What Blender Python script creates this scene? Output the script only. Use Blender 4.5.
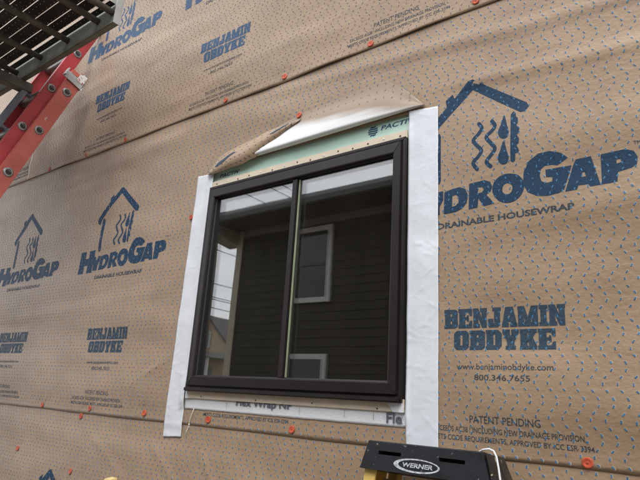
import bpy, bmesh, math, random
import numpy as np
from mathutils import Vector, Matrix
from mathutils.geometry import tessellate_polygon

random.seed(7)
S = bpy.context.scene
for o in list(bpy.data.objects):
    bpy.data.objects.remove(o)
COL = S.collection
R = math.radians

# ------------------------------------------------------------------ camera
# wall plane is Y = 0 (X to the right, Z up, outside is -Y); Z = 0 is the lower housewrap lap
F_PX, YAW, PITCH, ROLL = 561.23, -0.6677, 0.2822, 0.0628
CAM = np.array([1.8148, -1.4966, 0.1105])
GROUND = -1.66
c_fw = np.array([math.sin(YAW)*math.cos(PITCH), math.cos(YAW)*math.cos(PITCH), math.sin(PITCH)])
_r = np.array([math.cos(YAW), -math.sin(YAW), 0.0]); _u = np.cross(_r, c_fw)
c_r = _r*math.cos(ROLL)+_u*math.sin(ROLL); c_u = -_r*math.sin(ROLL)+_u*math.cos(ROLL)
cd = bpy.data.cameras.new('camera'); cam = bpy.data.objects.new('camera', cd); COL.objects.link(cam)
cd.sensor_width = 36.0; cd.lens = 36.0*F_PX/640.0; cd.clip_start = 0.02; cd.clip_end = 500
m = Matrix.Identity(4)
for i in range(3):
    m[i][0] = c_r[i]; m[i][1] = c_u[i]; m[i][2] = -c_fw[i]; m[i][3] = CAM[i]
cam.matrix_world = m
S.camera = cam
S.render.resolution_x, S.render.resolution_y = 1024, 768

# ------------------------------------------------------------------ world, sun, exposure
SUN_EL, SUN_AZ = 58.0, 150.0        # azimuth measured clockwise from +Y
w = bpy.data.worlds.new('World'); S.world = w; w.use_nodes = True
nt = w.node_tree; nt.nodes.clear()
sky = nt.nodes.new('ShaderNodeTexSky'); sky.sky_type = 'NISHITA'; sky.sun_disc = False
sky.sun_elevation = R(SUN_EL); sky.sun_rotation = R(SUN_AZ)
sky.air_density = 1.0; sky.dust_density = 2.0; sky.ozone_density = 1.0
hs = nt.nodes.new('ShaderNodeHueSaturation'); hs.inputs['Saturation'].default_value = 0.22
nt.links.new(sky.outputs[0], hs.inputs['Color'])
tc = nt.nodes.new('ShaderNodeTexCoord')
mp = nt.nodes.new('ShaderNodeMapping'); mp.inputs['Scale'].default_value = (1.5, 1.5, 4.0)
nz = nt.nodes.new('ShaderNodeTexNoise'); nz.inputs['Scale'].default_value = 1.6; nz.inputs['Detail'].default_value = 5
nt.links.new(tc.outputs['Generated'], mp.inputs['Vector']); nt.links.new(mp.outputs[0], nz.inputs['Vector'])
rp = nt.nodes.new('ShaderNodeValToRGB')
rp.color_ramp.elements[0].position = 0.3; rp.color_ramp.elements[0].color = (4.4, 4.7, 5.3, 1)
rp.color_ramp.elements[1].position = 0.72; rp.color_ramp.elements[1].color = (8.2, 8.3, 8.4, 1)
nt.links.new(nz.outputs['Fac'], rp.inputs['Fac'])
mx = nt.nodes.new('ShaderNodeMix'); mx.data_type = 'RGBA'; mx.inputs[0].default_value = 0.64
nt.links.new(hs.outputs[0], mx.inputs[6]); nt.links.new(rp.outputs[0], mx.inputs[7])
bg = nt.nodes.new('ShaderNodeBackground'); bg.inputs['Strength'].default_value = 0.14
out = nt.nodes.new('ShaderNodeOutputWorld')
nt.links.new(mx.outputs[2], bg.inputs['Color']); nt.links.new(bg.outputs[0], out.inputs[0])

sd = bpy.data.lights.new('sun', 'SUN'); sd.energy = 0.6; sd.angle = R(25); sd.color = (1.0, 0.985, 0.96)
sun = bpy.data.objects.new('sun', sd); COL.objects.link(sun)
az, el = R(SUN_AZ), R(SUN_EL)
sdir = Vector((math.sin(az)*math.cos(el), math.cos(az)*math.cos(el), math.sin(el)))
sun.rotation_euler = sdir.to_track_quat('Z', 'Y').to_euler(); sun.location = (3, -8, 9)
vs = S.view_settings
vs.view_transform = 'Standard'; vs.look = 'None'; vs.exposure = 1.3; vs.gamma = 1.0; vs.use_curve_mapping = False

# ------------------------------------------------------------------ helpers
def unproj(x, y, Y=0.0):
    """pixel of the 640x480 photograph -> (X, Z) on the plane at depth Y"""
    d = (x-320)/F_PX*c_r - (y-240)/F_PX*c_u + c_fw
    t = (Y-CAM[1])/d[1]
    return CAM[0]+t*d[0], CAM[2]+t*d[2]

def P3(x, y, Y=0.0):
    X, Z = unproj(x, y, Y); return Vector((X, Y, Z))

def tag(o, label=None, cat=None, group=None, kind=None):
    if label: o['label'] = label
    if cat: o['category'] = cat
    if group: o['group'] = group
    if kind: o['kind'] = kind
    return o

def empty(name, loc=(0, 0, 0)):
    o = bpy.data.objects.new(name, None); COL.objects.link(o); o.location = loc
    o.empty_display_size = 0.1
    return o

def link(name, me, mat=None, parent=None):
    o = bpy.data.objects.new(name, me); COL.objects.link(o)
    if mat and not me.materials: me.materials.append(mat)
    if parent:
        o.parent = parent
        o.matrix_parent_inverse = Matrix.Translation(-Vector(parent_world(parent)))
    return o

def parent_world(p):
    v = Vector((0, 0, 0))
    while p:
        v = v+p.location; 
        if p.parent: v = v+p.matrix_parent_inverse.translation
        p = p.parent
    return v

class MB:
    def __init__(s): s.v = []; s.f = []
    def add(s, vs, fs):
        n = len(s.v); s.v += [tuple(a) for a in vs]; s.f += [tuple(i+n for i in f) for f in fs]; return s
    def hexa(s, p8):
        return s.add(p8, [(0, 3, 2, 1), (4, 5, 6, 7), (0, 1, 5, 4), (1, 2, 6, 5), (2, 3, 7, 6), (3, 0, 4, 7)])
    def box(s, x0, x1, y0, y1, z0, z1):
        return s.hexa([(x0, y0, z0), (x1, y0, z0), (x1, y1, z0), (x0, y1, z0), (x0, y0, z1), (x1, y0, z1), (x1, y1, z1), (x0, y1, z1)])
    def obox(s, c, ax, ay, az, hx, hy, hz):
        c, ax, ay, az = Vector(c), Vector(ax), Vector(ay), Vector(az); p = []
        for k in (-1, 1):
            for i, j in ((-1, -1), (1, -1), (1, 1), (-1, 1)):
                p.append(c+ax*(hx*i)+ay*(hy*j)+az*(hz*k))
        return s.hexa(p)
    def prism(s, poly, axis, a, b):
        """poly of 2D points extruded along axis; (u,v)->the two other axes in order"""
        def mk(u, v, t):
            return {'x': (t, u, v), 'y': (u, t, v), 'z': (u, v, t)}[axis]
        n = len(poly); V = [mk(u, v, a) for u, v in poly]+[mk(u, v, b) for u, v in poly]
        F = [tuple(range(n)), tuple(range(2*n-1, n-1, -1))]+[(i, i+n, (i+1) % n+n, (i+1) % n) for i in range(n)]
        return s.add(V, F)
    def tube(s, pts, r, n=10, caps=True):
        pts = [Vector(p) for p in pts]; rs = r if isinstance(r, (list, tuple)) else [r]*len(pts)
        rings = []; prev = None
        for i, p in enumerate(pts):
            t = (pts[min(i+1, len(pts)-1)]-pts[max(i-1, 0)]).normalized()
            if prev is None:
                a = t.orthogonal().normalized()
            else:
                a = (prev-t*prev.dot(t)).normalized()
            prev = a; b = t.cross(a)
            rings.append([p+(a*math.cos(2*math.pi*k/n)+b*math.sin(2*math.pi*k/n))*rs[i] for k in range(n)])
        V = [q for rg in rings for q in rg]; F = []
        for i in range(len(pts)-1):
            for k in range(n):
                F.append((i*n+k, i*n+(k+1) % n, (i+1)*n+(k+1) % n, (i+1)*n+k))
        if caps: F += [tuple(range(n-1, -1, -1)), tuple(range((len(pts)-1)*n, len(pts)*n))]
        return s.add(V, F)
    def lathe(s, prof, c, ax, n=16):
        """prof [(radius, height)], revolved about ax at c"""
        ax = Vector(ax).normalized(); a = ax.orthogonal().normalized(); b = ax.cross(a); c = Vector(c)
        V = []; F = []
        for r, h in prof:
            V += [c+ax*h+(a*math.cos(2*math.pi*k/n)+b*math.sin(2*math.pi*k/n))*r for k in range(n)]
        for i in range(len(prof)-1):
            F += [(i*n+k, i*n+(k+1) % n, (i+1)*n+(k+1) % n, (i+1)*n+k) for k in range(n)]
        return s.add(V, F)
    def mesh(s, name, smooth=False):
        me = bpy.data.meshes.new(name); me.from_pydata(s.v, [], s.f)
        bm = bmesh.new(); bm.from_mesh(me); bmesh.ops.recalc_face_normals(bm, faces=bm.faces); bm.to_mesh(me); bm.free()
        if smooth:
            for p in me.polygons: p.use_smooth = True
        return me
    def build(s, name, mat, parent=None, smooth=False, bevel=0):
        me = s.mesh(name, smooth)
        if bevel:
            bm = bmesh.new(); bm.from_mesh(me); bmesh.ops.remove_doubles(bm, verts=bm.verts, dist=1e-6)
            es = [e for e in bm.edges if len(e.link_faces) == 2 and e.calc_face_angle(0) > 0.5]
            bmesh.ops.bevel(bm, geom=es, offset=bevel, segments=2, affect='EDGES', clamp_overlap=True)
            bm.to_mesh(me); bm.free()
        return link(name, me, mat, parent)

# ------------------------------------------------------------------ materials
def mat(name, col, rough=0.6, metal=0.0, var=0.15, vscale=8.0, bump=0.0, bscale=80.0, col2=None, spots=None, spec=0.5, sheen=0.0, stretch=None, crinkle=False):
    m = bpy.data.materials.new(name); m.use_nodes = True
    nt = m.node_tree; b = nt.nodes['Principled BSDF']
    tc = nt.nodes.new('ShaderNodeTexCoord'); src = tc.outputs['Object']
    if stretch:
        mp = nt.nodes.new('ShaderNodeMapping'); mp.inputs['Scale'].default_value = stretch
        nt.links.new(src, mp.inputs['Vector']); src = mp.outputs[0]
    n = nt.nodes.new('ShaderNodeTexNoise'); n.inputs['Scale'].default_value = vscale; n.inputs['Detail'].default_value = 6
    nt.links.new(src, n.inputs['Vector'])
    r = nt.nodes.new('ShaderNodeValToRGB')
    c2 = col2 or tuple(min(1, c*(1+var)) for c in col)
    r.color_ramp.elements[0].position = 0.32; r.color_ramp.elements[0].color = tuple(c*(1-var) for c in col)+(1,)
    r.color_ramp.elements[1].position = 0.68; r.color_ramp.elements[1].color = tuple(c2)+(1,)
    nt.links.new(n.outputs['Fac'], r.inputs['Fac']); last = r.outputs[0]
    if spots:
        sc, th, scol = spots
        n2 = nt.nodes.new('ShaderNodeTexNoise'); n2.inputs['Scale'].default_value = sc; n2.inputs['Detail'].default_value = 3
        nt.links.new(tc.outputs['Object'], n2.inputs['Vector'])
        r2 = nt.nodes.new('ShaderNodeValToRGB')
        r2.color_ramp.elements[0].position = th; r2.color_ramp.elements[0].color = (0, 0, 0, 1)
        r2.color_ramp.elements[1].position = th+0.03; r2.color_ramp.elements[1].color = (1, 1, 1, 1)
        nt.links.new(n2.outputs['Fac'], r2.inputs['Fac'])
        mx = nt.nodes.new('ShaderNodeMix'); mx.data_type = 'RGBA'
        nt.links.new(r2.outputs[0], mx.inputs[0]); nt.links.new(last, mx.inputs[6]); mx.inputs[7].default_value = tuple(scol)+(1,)
        last = mx.outputs[2]
    nt.links.new(last, b.inputs['Base Color'])
    b.inputs['Roughness'].default_value = rough; b.inputs['Metallic'].default_value = metal
    b.inputs['Specular IOR Level'].default_value = spec
    if sheen:
        b.inputs['Sheen Weight'].default_value = sheen; b.inputs['Sheen Roughness'].default_value = 0.4
        b.inputs['Sheen Tint'].default_value = (1, 0.95, 0.9, 1)
    if bump:
        n3 = nt.nodes.new('ShaderNodeTexNoise'); n3.inputs['Scale'].default_value = bscale; n3.inputs['Detail'].default_value = 4
        nt.links.new(src, n3.inputs['Vector'])
        bp = nt.nodes.new('ShaderNodeBump'); bp.inputs['Strength'].default_value = bump; bp.inputs['Distance'].default_value = 0.002
        nt.links.new(n3.outputs['Fac'], bp.inputs['Height']); nt.links.new(bp.outputs[0], b.inputs['Normal'])
        if crinkle:      # broad handling creases under the fine fibre
            m4 = nt.nodes.new('ShaderNodeMapping'); m4.inputs['Scale'].default_value = (7, 1, 17); m4.inputs['Rotation'].default_value = (0, 0.12, 0)
            nt.links.new(tc.outputs['Object'], m4.inputs['Vector'])
            n4 = nt.nodes.new('ShaderNodeTexNoise'); n4.inputs['Scale'].default_value = 1.0; n4.inputs['Detail'].default_value = 7; n4.inputs['Roughness'].default_value = 0.62; n4.inputs['Distortion'].default_value = 0.5
            nt.links.new(m4.outputs[0], n4.inputs['Vector'])
            b4 = nt.nodes.new('ShaderNodeBump'); b4.inputs['Strength'].default_value = 0.26; b4.inputs['Distance'].default_value = 0.010
            nt.links.new(n4.outputs['Fac'], b4.inputs['Height']); nt.links.new(b4.outputs[0], bp.inputs['Normal'])
            m5 = nt.nodes.new('ShaderNodeMapping'); m5.inputs['Scale'].default_value = (2.2, 1, 5.5); m5.inputs['Rotation'].default_value = (0, 0.5, 0)
            nt.links.new(tc.outputs['Object'], m5.inputs['Vector'])
            n5 = nt.nodes.new('ShaderNodeTexNoise'); n5.noise_type = 'RIDGED_MULTIFRACTAL'; n5.inputs['Scale'].default_value = 1.3; n5.inputs['Detail'].default_value = 3; n5.inputs['Distortion'].default_value = 0.3
            nt.links.new(m5.outputs[0], n5.inputs['Vector'])
            b5 = nt.nodes.new('ShaderNodeBump'); b5.inputs['Strength'].default_value = 0.22; b5.inputs['Distance'].default_value = 0.006
            nt.links.new(n5.outputs['Fac'], b5.inputs['Height']); nt.links.new(b5.outputs[0], b4.inputs['Normal'])
    return m

M = {}
M['wrap'] = mat('kraft_housewrap', (0.360, 0.246, 0.153), 0.50, var=0.08, vscale=5.0, bump=0.6, bscale=95, spec=0.5, sheen=0.32, crinkle=True)
M['wrap_back'] = None
M['dash_muted'] = mat('muted_spacer', (0.125, 0.135, 0.165), 0.5, var=0.3, vscale=30)  # upper sheets' dashes: grazing sheen put into the colour as a muted tone
M['bond'] = mat('pale_bond_mark', (0.455, 0.318, 0.205), 0.5, var=0.06, vscale=30, spec=0.5, sheen=0.3)
M['dash'] = mat('blue_spacer', (0.045, 0.175, 0.34), 0.45, var=0.3, vscale=30)
M['ink'] = mat('blue_ink', (0.014, 0.043, 0.090), 0.6, var=0.25, vscale=260, col2=(0.028, 0.066, 0.122), bump=0.3, bscale=140, spec=0.2)
M['ink_skylit'] = mat('skylit_blue_ink', (0.030, 0.085, 0.175), 0.55, var=0.2, vscale=260, bump=0.3, bscale=140, spec=0.3)  # upper sheets' print, paler because skylight is put into the ink colour
M['ink_name'] = mat('slate_blue_ink', (0.026, 0.052, 0.085), 0.6, var=0.25, vscale=320, col2=(0.055, 0.088, 0.125), bump=0.3, bscale=140, spec=0.25)
M['ink_grey'] = mat('slate_ink', (0.045, 0.055, 0.07), 0.6, var=0.3, vscale=300, col2=(0.08, 0.095, 0.11), spec=0.2)
M['foam'] = mat('green_foam', (0.58, 0.80, 0.68), 0.6, var=0.05, vscale=12, bump=0.2, bscale=150)
M['ink_green'] = mat('foam_ink', (0.03, 0.085, 0.17), 0.6, var=0.2, vscale=100)
M['tape'] = mat('white_flashing', (0.74, 0.765, 0.80), 0.40, var=0.06, vscale=9, bump=0.75, bscale=30, spec=0.45, spots=(7, 0.70, (0.62, 0.64, 0.68)))
M['tape_paper'] = mat('white_flex_flashing', (0.78, 0.79, 0.81), 0.6, var=0.03, vscale=20, bump=0.6, bscale=160)
M['tape_ink'] = mat('tape_ink', (0.10, 0.11, 0.14), 0.6, var=0.2, vscale=100)
M['bronze'] = mat('bronze_frame', (0.0165, 0.0115, 0.0118), 0.44, var=0.22, vscale=9, bump=0.06, bscale=260, spec=0.4, spots=(300, 0.76, (0.10, 0.09, 0.085)))
M['gasket'] = mat('black_gasket', (0.010, 0.010, 0.011), 0.55, var=0.1)
M['fin'] = mat('tan_nail_fin', (0.72, 0.61, 0.46), 0.5, var=0.06, vscale=20)
M['nail_dark'] = mat('dark_nail_hole', (0.10, 0.07, 0.05), 0.6, var=0.3, vscale=60)
M['nail_bright'] = mat('galvanised_nail', (0.72, 0.70, 0.66), 0.35, metal=0.6, var=0.1)
M['spacer'] = mat('pale_green_strip', (0.27, 0.31, 0.19), 0.35, var=0.15, vscale=20)
M['orange'] = mat('orange_cap', (0.54, 0.085, 0.034), 0.6, var=0.3, vscale=60)
M['nail_cap'] = mat('stained_nail_head', (0.36, 0.06, 0.03), 0.5, var=0.3, vscale=80)
M['red'] = mat('red_fibreglass', (0.52, 0.118, 0.090), 0.5, var=0.16, vscale=9, bump=0.12, bscale=120, spots=(42, 0.70, (0.56, 0.42, 0.38)))  # lit copy of the ladder red, for the lower section
M['red_shaded'] = mat('shaded_red_fibreglass', (0.40, 0.038, 0.042), 0.40, var=0.18, vscale=9, bump=0.1, bscale=120, spots=(38, 0.74, (0.62, 0.55, 0.5)))  # same ladder red with shade put into the colour, for the upper section
M['alu'] = mat('worn_aluminium', (0.50, 0.51, 0.50), 0.45, metal=0.85, var=0.18, vscale=14, bump=0.15, bscale=60)
M['alu_dull'] = mat('grimy_aluminium', (0.21, 0.21, 0.165), 0.6, metal=0.15, var=0.25, vscale=10, bump=0.2, bscale=70)
M['tube_dark'] = mat('grimy_tube', (0.13, 0.12, 0.10), 0.5, metal=0.2, var=0.25, vscale=12)
M['rim'] = mat('rung_rim', (0.30, 0.29, 0.27), 0.45, metal=0.6, var=0.2, vscale=60)
M['hollow'] = mat('rung_shade', (0.03, 0.03, 0.028), 0.7, var=0.2)
M['jack'] = mat('blue_grey_steel', (0.21, 0.23, 0.27), 0.5, metal=0.4, var=0.2, vscale=12)
M['sticker'] = mat('worn_sticker', (0.80, 0.78, 0.74), 0.5, var=0.08, spots=(70, 0.54, (0.42, 0.16, 0.13)))
M['black'] = mat('black_plastic', (0.017, 0.018, 0.021), 0.42, var=0.25, vscale=20, bump=0.2, bscale=140, spots=(95, 0.70, (0.16, 0.16, 0.16)))
M['black_dirty'] = mat('spattered_black_plastic', (0.022, 0.018, 0.014), 0.5, var=0.4, vscale=30, bump=0.4, bscale=70, spots=(48, 0.66, (0.50, 0.42, 0.22)))
M['white_print'] = mat('white_print', (0.46, 0.48, 0.50), 0.5, var=0.4, vscale=160)
M['yellow'] = mat('yellow_fibreglass', (0.66, 0.45, 0.12), 0.45, var=0.12, vscale=14, spots=(60, 0.7, (0.30, 0.22, 0.10)))
M['step'] = mat('dull_step', (0.24, 0.19, 0.12), 0.5, metal=0.3, var=0.2)
M['wire_white'] = mat('white_wire', (0.74, 0.75, 0.76), 0.4, var=0.06)
M['string'] = mat('cream_string', (0.74, 0.69, 0.58), 0.8, var=0.1)
M['lumber'] = mat('pale_lumber', (0.70, 0.55, 0.26), 0.6, var=0.12, vscale=9, stretch=(1, 1, 0.1))
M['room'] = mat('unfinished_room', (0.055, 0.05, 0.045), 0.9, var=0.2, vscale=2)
M['dirt'] = mat('trodden_ground', (0.16, 0.135, 0.105), 0.95, var=0.35, vscale=1.4, bump=0.8, bscale=14)
M['siding'] = mat('dark_olive_siding', (0.044, 0.038, 0.027), 0.7, var=0.12, vscale=3, spec=0.2, stretch=(0.3, 1, 4), bump=0.3, bscale=60)
M['trim'] = mat('beige_trim', (0.40, 0.38, 0.27), 0.55, var=0.06)
M['soffit'] = mat('brown_soffit', (0.075, 0.062, 0.05), 0.6, var=0.1)
M['frieze'] = mat('taupe_frieze', (0.20, 0.175, 0.15), 0.6, var=0.08)
M['gutter'] = mat('grey_gutter', (0.20, 0.215, 0.22), 0.4, var=0.06)
M['shingle'] = mat('asphalt_shingle', (0.09, 0.085, 0.08), 0.9, var=0.3, vscale=20)
M['pvc'] = mat('white_window_trim', (0.60, 0.59, 0.57), 0.5, var=0.05)
M['dark_glass'] = mat('dark_window_glass', (0.02, 0.026, 0.026), 0.06, var=0.1)
M['pole'] = mat('weathered_pole', (0.17, 0.13, 0.10), 0.85, var=0.25, vscale=4, stretch=(4, 4, 0.3))
M['cable'] = mat('black_cable', (0.02, 0.02, 0.02), 0.6, var=0.1)
M['tan_siding'] = mat('tan_siding', (0.42, 0.32, 0.20), 0.7, var=0.1, vscale=2)
M['teal'] = mat('teal_pane', (0.10, 0.36, 0.28), 0.3, var=0.1)
M['porch'] = mat('grey_porch', (0.20, 0.21, 0.20), 0.7, var=0.15)

def glass_mat():
    m = bpy.data.materials.new('window_glass'); m.use_nodes = True; nt = m.node_tree; nt.nodes.clear()
    g = nt.nodes.new('ShaderNodeNewGeometry'); d = nt.nodes.new('ShaderNodeVectorMath'); d.operation = 'DOT_PRODUCT'
    nt.links.new(g.outputs['Normal'], d.inputs[0]); nt.links.new(g.outputs['Incoming'], d.inputs[1])
    def mth(op, a, b=None):
        n = nt.nodes.new('ShaderNodeMath'); n.operation = op
        if hasattr(a, 'links'): nt.links.new(a, n.inputs[0])
        else: n.inputs[0].default_value = a
        if b is not None:
            if hasattr(b, 'links'): nt.links.new(b, n.inputs[1])
            else: n.inputs[1].default_value = b
        return n.outputs[0]
    c = mth('ABSOLUTE', d.outputs['Value'])
    f = mth('ADD', mth('MULTIPLY', mth('POWER', mth('SUBTRACT', 1.0, c), 5.0), 0.91), 0.088)
    gl = nt.nodes.new('ShaderNodeBsdfGlossy'); gl.inputs['Roughness'].default_value = 0.007; gl.inputs['Color'].default_value = (0.97, 0.965, 0.975, 1)
    tr = nt.nodes.new('ShaderNodeBsdfTransparent'); tr.inputs['Color'].default_value = (0.95, 0.955, 0.95, 1)
    tc = nt.nodes.new('ShaderNodeTexCoord'); n = nt.nodes.new('ShaderNodeTexNoise'); n.inputs['Scale'].default_value = 2.2; n.inputs['Detail'].default_value = 1
    nt.links.new(tc.outputs['Object'], n.inputs['Vector'])
    bp = nt.nodes.new('ShaderNodeBump'); bp.inputs['Strength'].default_value = 0.25; bp.inputs['Distance'].default_value = 0.0012
    nt.links.new(n.outputs['Fac'], bp.inputs['Height']); nt.links.new(bp.outputs[0], gl.inputs['Normal'])
    mx = nt.nodes.new('ShaderNodeMixShader'); o = nt.nodes.new('ShaderNodeOutputMaterial')
    nt.links.new(f, mx.inputs[0]); nt.links.new(tr.outputs[0], mx.inputs[1]); nt.links.new(gl.outputs[0], mx.inputs[2]); # thin dust film with wiped streaks
    mp = nt.nodes.new('ShaderNodeMapping'); mp.inputs['Scale'].default_value = (9, 1, 3); mp.inputs['Rotation'].default_value = (0, 0.4, 0)
    n2 = nt.nodes.new('ShaderNodeTexNoise'); n2.inputs['Scale'].default_value = 1.0; n2.inputs['Detail'].default_value = 8; n2.inputs['Roughness'].default_value = 0.65
    nt.links.new(tc.outputs['Object'], mp.inputs['Vector']); nt.links.new(mp.outputs[0], n2.inputs['Vector'])
    mr = nt.nodes.new('ShaderNodeMapRange'); mr.inputs['From Min'].default_value = 0.3; mr.inputs['From Max'].default_value = 0.8; mr.inputs['To Min'].default_value = 0.002; mr.inputs['To Max'].default_value = 0.010
    nt.links.new(n2.outputs['Fac'], mr.inputs['Value'])
    df = nt.nodes.new('ShaderNodeBsdfDiffuse'); df.inputs['Color'].default_value = (0.52, 0.46, 0.40, 1)
    m2 = nt.nodes.new('ShaderNodeMixShader'); nt.links.new(mr.outputs[0], m2.inputs[0]); nt.links.new(mx.outputs[0], m2.inputs[1]); nt.links.new(df.outputs[0], m2.inputs[2])
    nt.links.new(m2.outputs[0], o.inputs[0])
    return m
M['glass'] = glass_mat()

def back_mat():
    """white back of the housewrap, colour ramped to brown towards the cut edge (UV v) on its right-hand half (UV u)"""
    m = bpy.data.materials.new('housewrap_back'); m.use_nodes = True; nt = m.node_tree; b = nt.nodes['Principled BSDF']
    uv = nt.nodes.new('ShaderNodeUVMap'); sp = nt.nodes.new('ShaderNodeSeparateXYZ'); nt.links.new(uv.outputs[0], sp.inputs[0])
    n = nt.nodes.new('ShaderNodeTexNoise'); n.inputs['Scale'].default_value = 6; nt.links.new(uv.outputs[0], n.inputs['Vector'])
    a = nt.nodes.new('ShaderNodeMath'); a.operation = 'MULTIPLY_ADD'; nt.links.new(sp.outputs[0], a.inputs[0]); a.inputs[1].default_value = 1.1; nt.links.new(sp.outputs[1], a.inputs[2])
    a2 = nt.nodes.new('ShaderNodeMath'); a2.operation = 'MULTIPLY_ADD'; nt.links.new(n.outputs['Fac'], a2.inputs[0]); a2.inputs[1].default_value = 0.25; nt.links.new(a.outputs[0], a2.inputs[2])
    r = nt.nodes.new('ShaderNodeValToRGB')
    r.color_ramp.elements[0].position = 0.98; r.color_ramp.elements[0].color = (0.86, 0.86, 0.86, 1)
    r.color_ramp.elements[1].position = 1.0; r.color_ramp.elements[1].color = (0.33, 0.24, 0.17, 1)
    sc = nt.nodes.new('ShaderNodeMapRange'); sc.inputs['From Min'].default_value = 0.98; sc.inputs['From Max'].default_value = 1.36; sc.interpolation_type = 'SMOOTHSTEP'
    nt.links.new(a2.outputs[0], sc.inputs['Value'])
    r.color_ramp.elements[0].position = 0.0; r.color_ramp.elements[1].position = 1.0
    nt.links.new(sc.outputs[0], r.inputs['Fac']); nt.links.new(r.outputs[0], b.inputs['Base Color'])
    b.inputs['Roughness'].default_value = 0.45
    return m
M['wrap_back'] = back_mat()

def slat_mat():
    """dark perforated deck metal: rows of small punched holes"""
    m = bpy.data.materials.new('perforated_deck'); m.use_nodes = True; nt = m.node_tree; b = nt.nodes['Principled BSDF']
    b.inputs['Base Color'].default_value = (0.035, 0.034, 0.030, 1); b.inputs['Roughness'].default_value = 0.55; b.inputs['Metallic'].default_value = 0.3
    tc = nt.nodes.new('ShaderNodeTexCoord'); mp = nt.nodes.new('ShaderNodeMapping'); mp.inputs['Scale'].default_value = (27, 31.25, 0)
    nt.links.new(tc.outputs['Object'], mp.inputs['Vector'])
    v = nt.nodes.new('ShaderNodeTexVoronoi'); v.voronoi_dimensions = '2D'; v.inputs['Randomness'].default_value = 0.0; v.inputs['Scale'].default_value = 1.0
    nt.links.new(mp.outputs[0], v.inputs['Vector'])
    lt = nt.nodes.new('ShaderNodeMath'); lt.operation = 'LESS_THAN'; lt.inputs[1].default_value = 0.05; nt.links.new(v.outputs['Distance'], lt.inputs[0])
    tr = nt.nodes.new('ShaderNodeBsdfTransparent'); mx = nt.nodes.new('ShaderNodeMixShader')
    nt.links.new(lt.outputs[0], mx.inputs[0]); nt.links.new(b.outputs[0], mx.inputs[1]); nt.links.new(tr.outputs[0], mx.inputs[2])
    nt.links.new(mx.outputs[0], nt.nodes['Material Output'].inputs[0])
    return m
M['slat'] = slat_mat()

# ------------------------------------------------------------------ ground
gm = MB(); N = 40
for i in range(N+1):
    for j in range(N+1):
        x = -80+160*i/N; y = -120+160*j/N
        gm.v.append((x, y, GROUND-0.02*math.sin(x*0.7)*math.cos(y*0.5)-0.03))
for i in range(N):
    for j in range(N):
        a = i*(N+1)+j; gm.f.append((a, a+N+1, a+N+2, a+1))
tag(gm.build('ground', M['dirt'], None, True), kind='structure')

# ------------------------------------------------------------------ our wall: foam sheathing with the rough opening, room behind
WX0, WX1, WZ1 = -4.2, 2.9, 4.3
OX0, OX1, OZ0, OZ1 = 0.045, 0.975, 0.135, 0.955       # rough opening
wall = empty('sheathed_wall', (-0.6, 0, GROUND))
tag(wall, 'pale green foam board wall showing in a strip above the dark window', 'wall')
for (a, b, c, d) in ((WX0, OX0, GROUND, WZ1), (OX1, WX1, GROUND, WZ1), (OX0, OX1, GROUND, OZ0), (OX0, OX1, OZ1, WZ1)):
    MB().box(a, b, 0.004, 0.055, c, d).build('foam_board', M['foam'], wall)
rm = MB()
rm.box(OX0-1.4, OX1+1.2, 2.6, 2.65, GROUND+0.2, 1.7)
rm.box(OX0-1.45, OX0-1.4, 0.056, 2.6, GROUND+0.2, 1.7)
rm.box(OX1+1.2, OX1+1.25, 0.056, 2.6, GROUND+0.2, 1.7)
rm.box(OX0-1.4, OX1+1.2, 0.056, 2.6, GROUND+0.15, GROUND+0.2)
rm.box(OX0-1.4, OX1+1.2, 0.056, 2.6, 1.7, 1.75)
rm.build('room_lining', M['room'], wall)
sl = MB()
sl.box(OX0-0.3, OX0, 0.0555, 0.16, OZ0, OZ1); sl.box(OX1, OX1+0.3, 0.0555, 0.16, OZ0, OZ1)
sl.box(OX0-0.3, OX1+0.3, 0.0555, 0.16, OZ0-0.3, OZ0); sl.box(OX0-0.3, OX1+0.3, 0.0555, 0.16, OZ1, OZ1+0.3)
sl.build('rough_framing', M['room'], wall)

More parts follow.
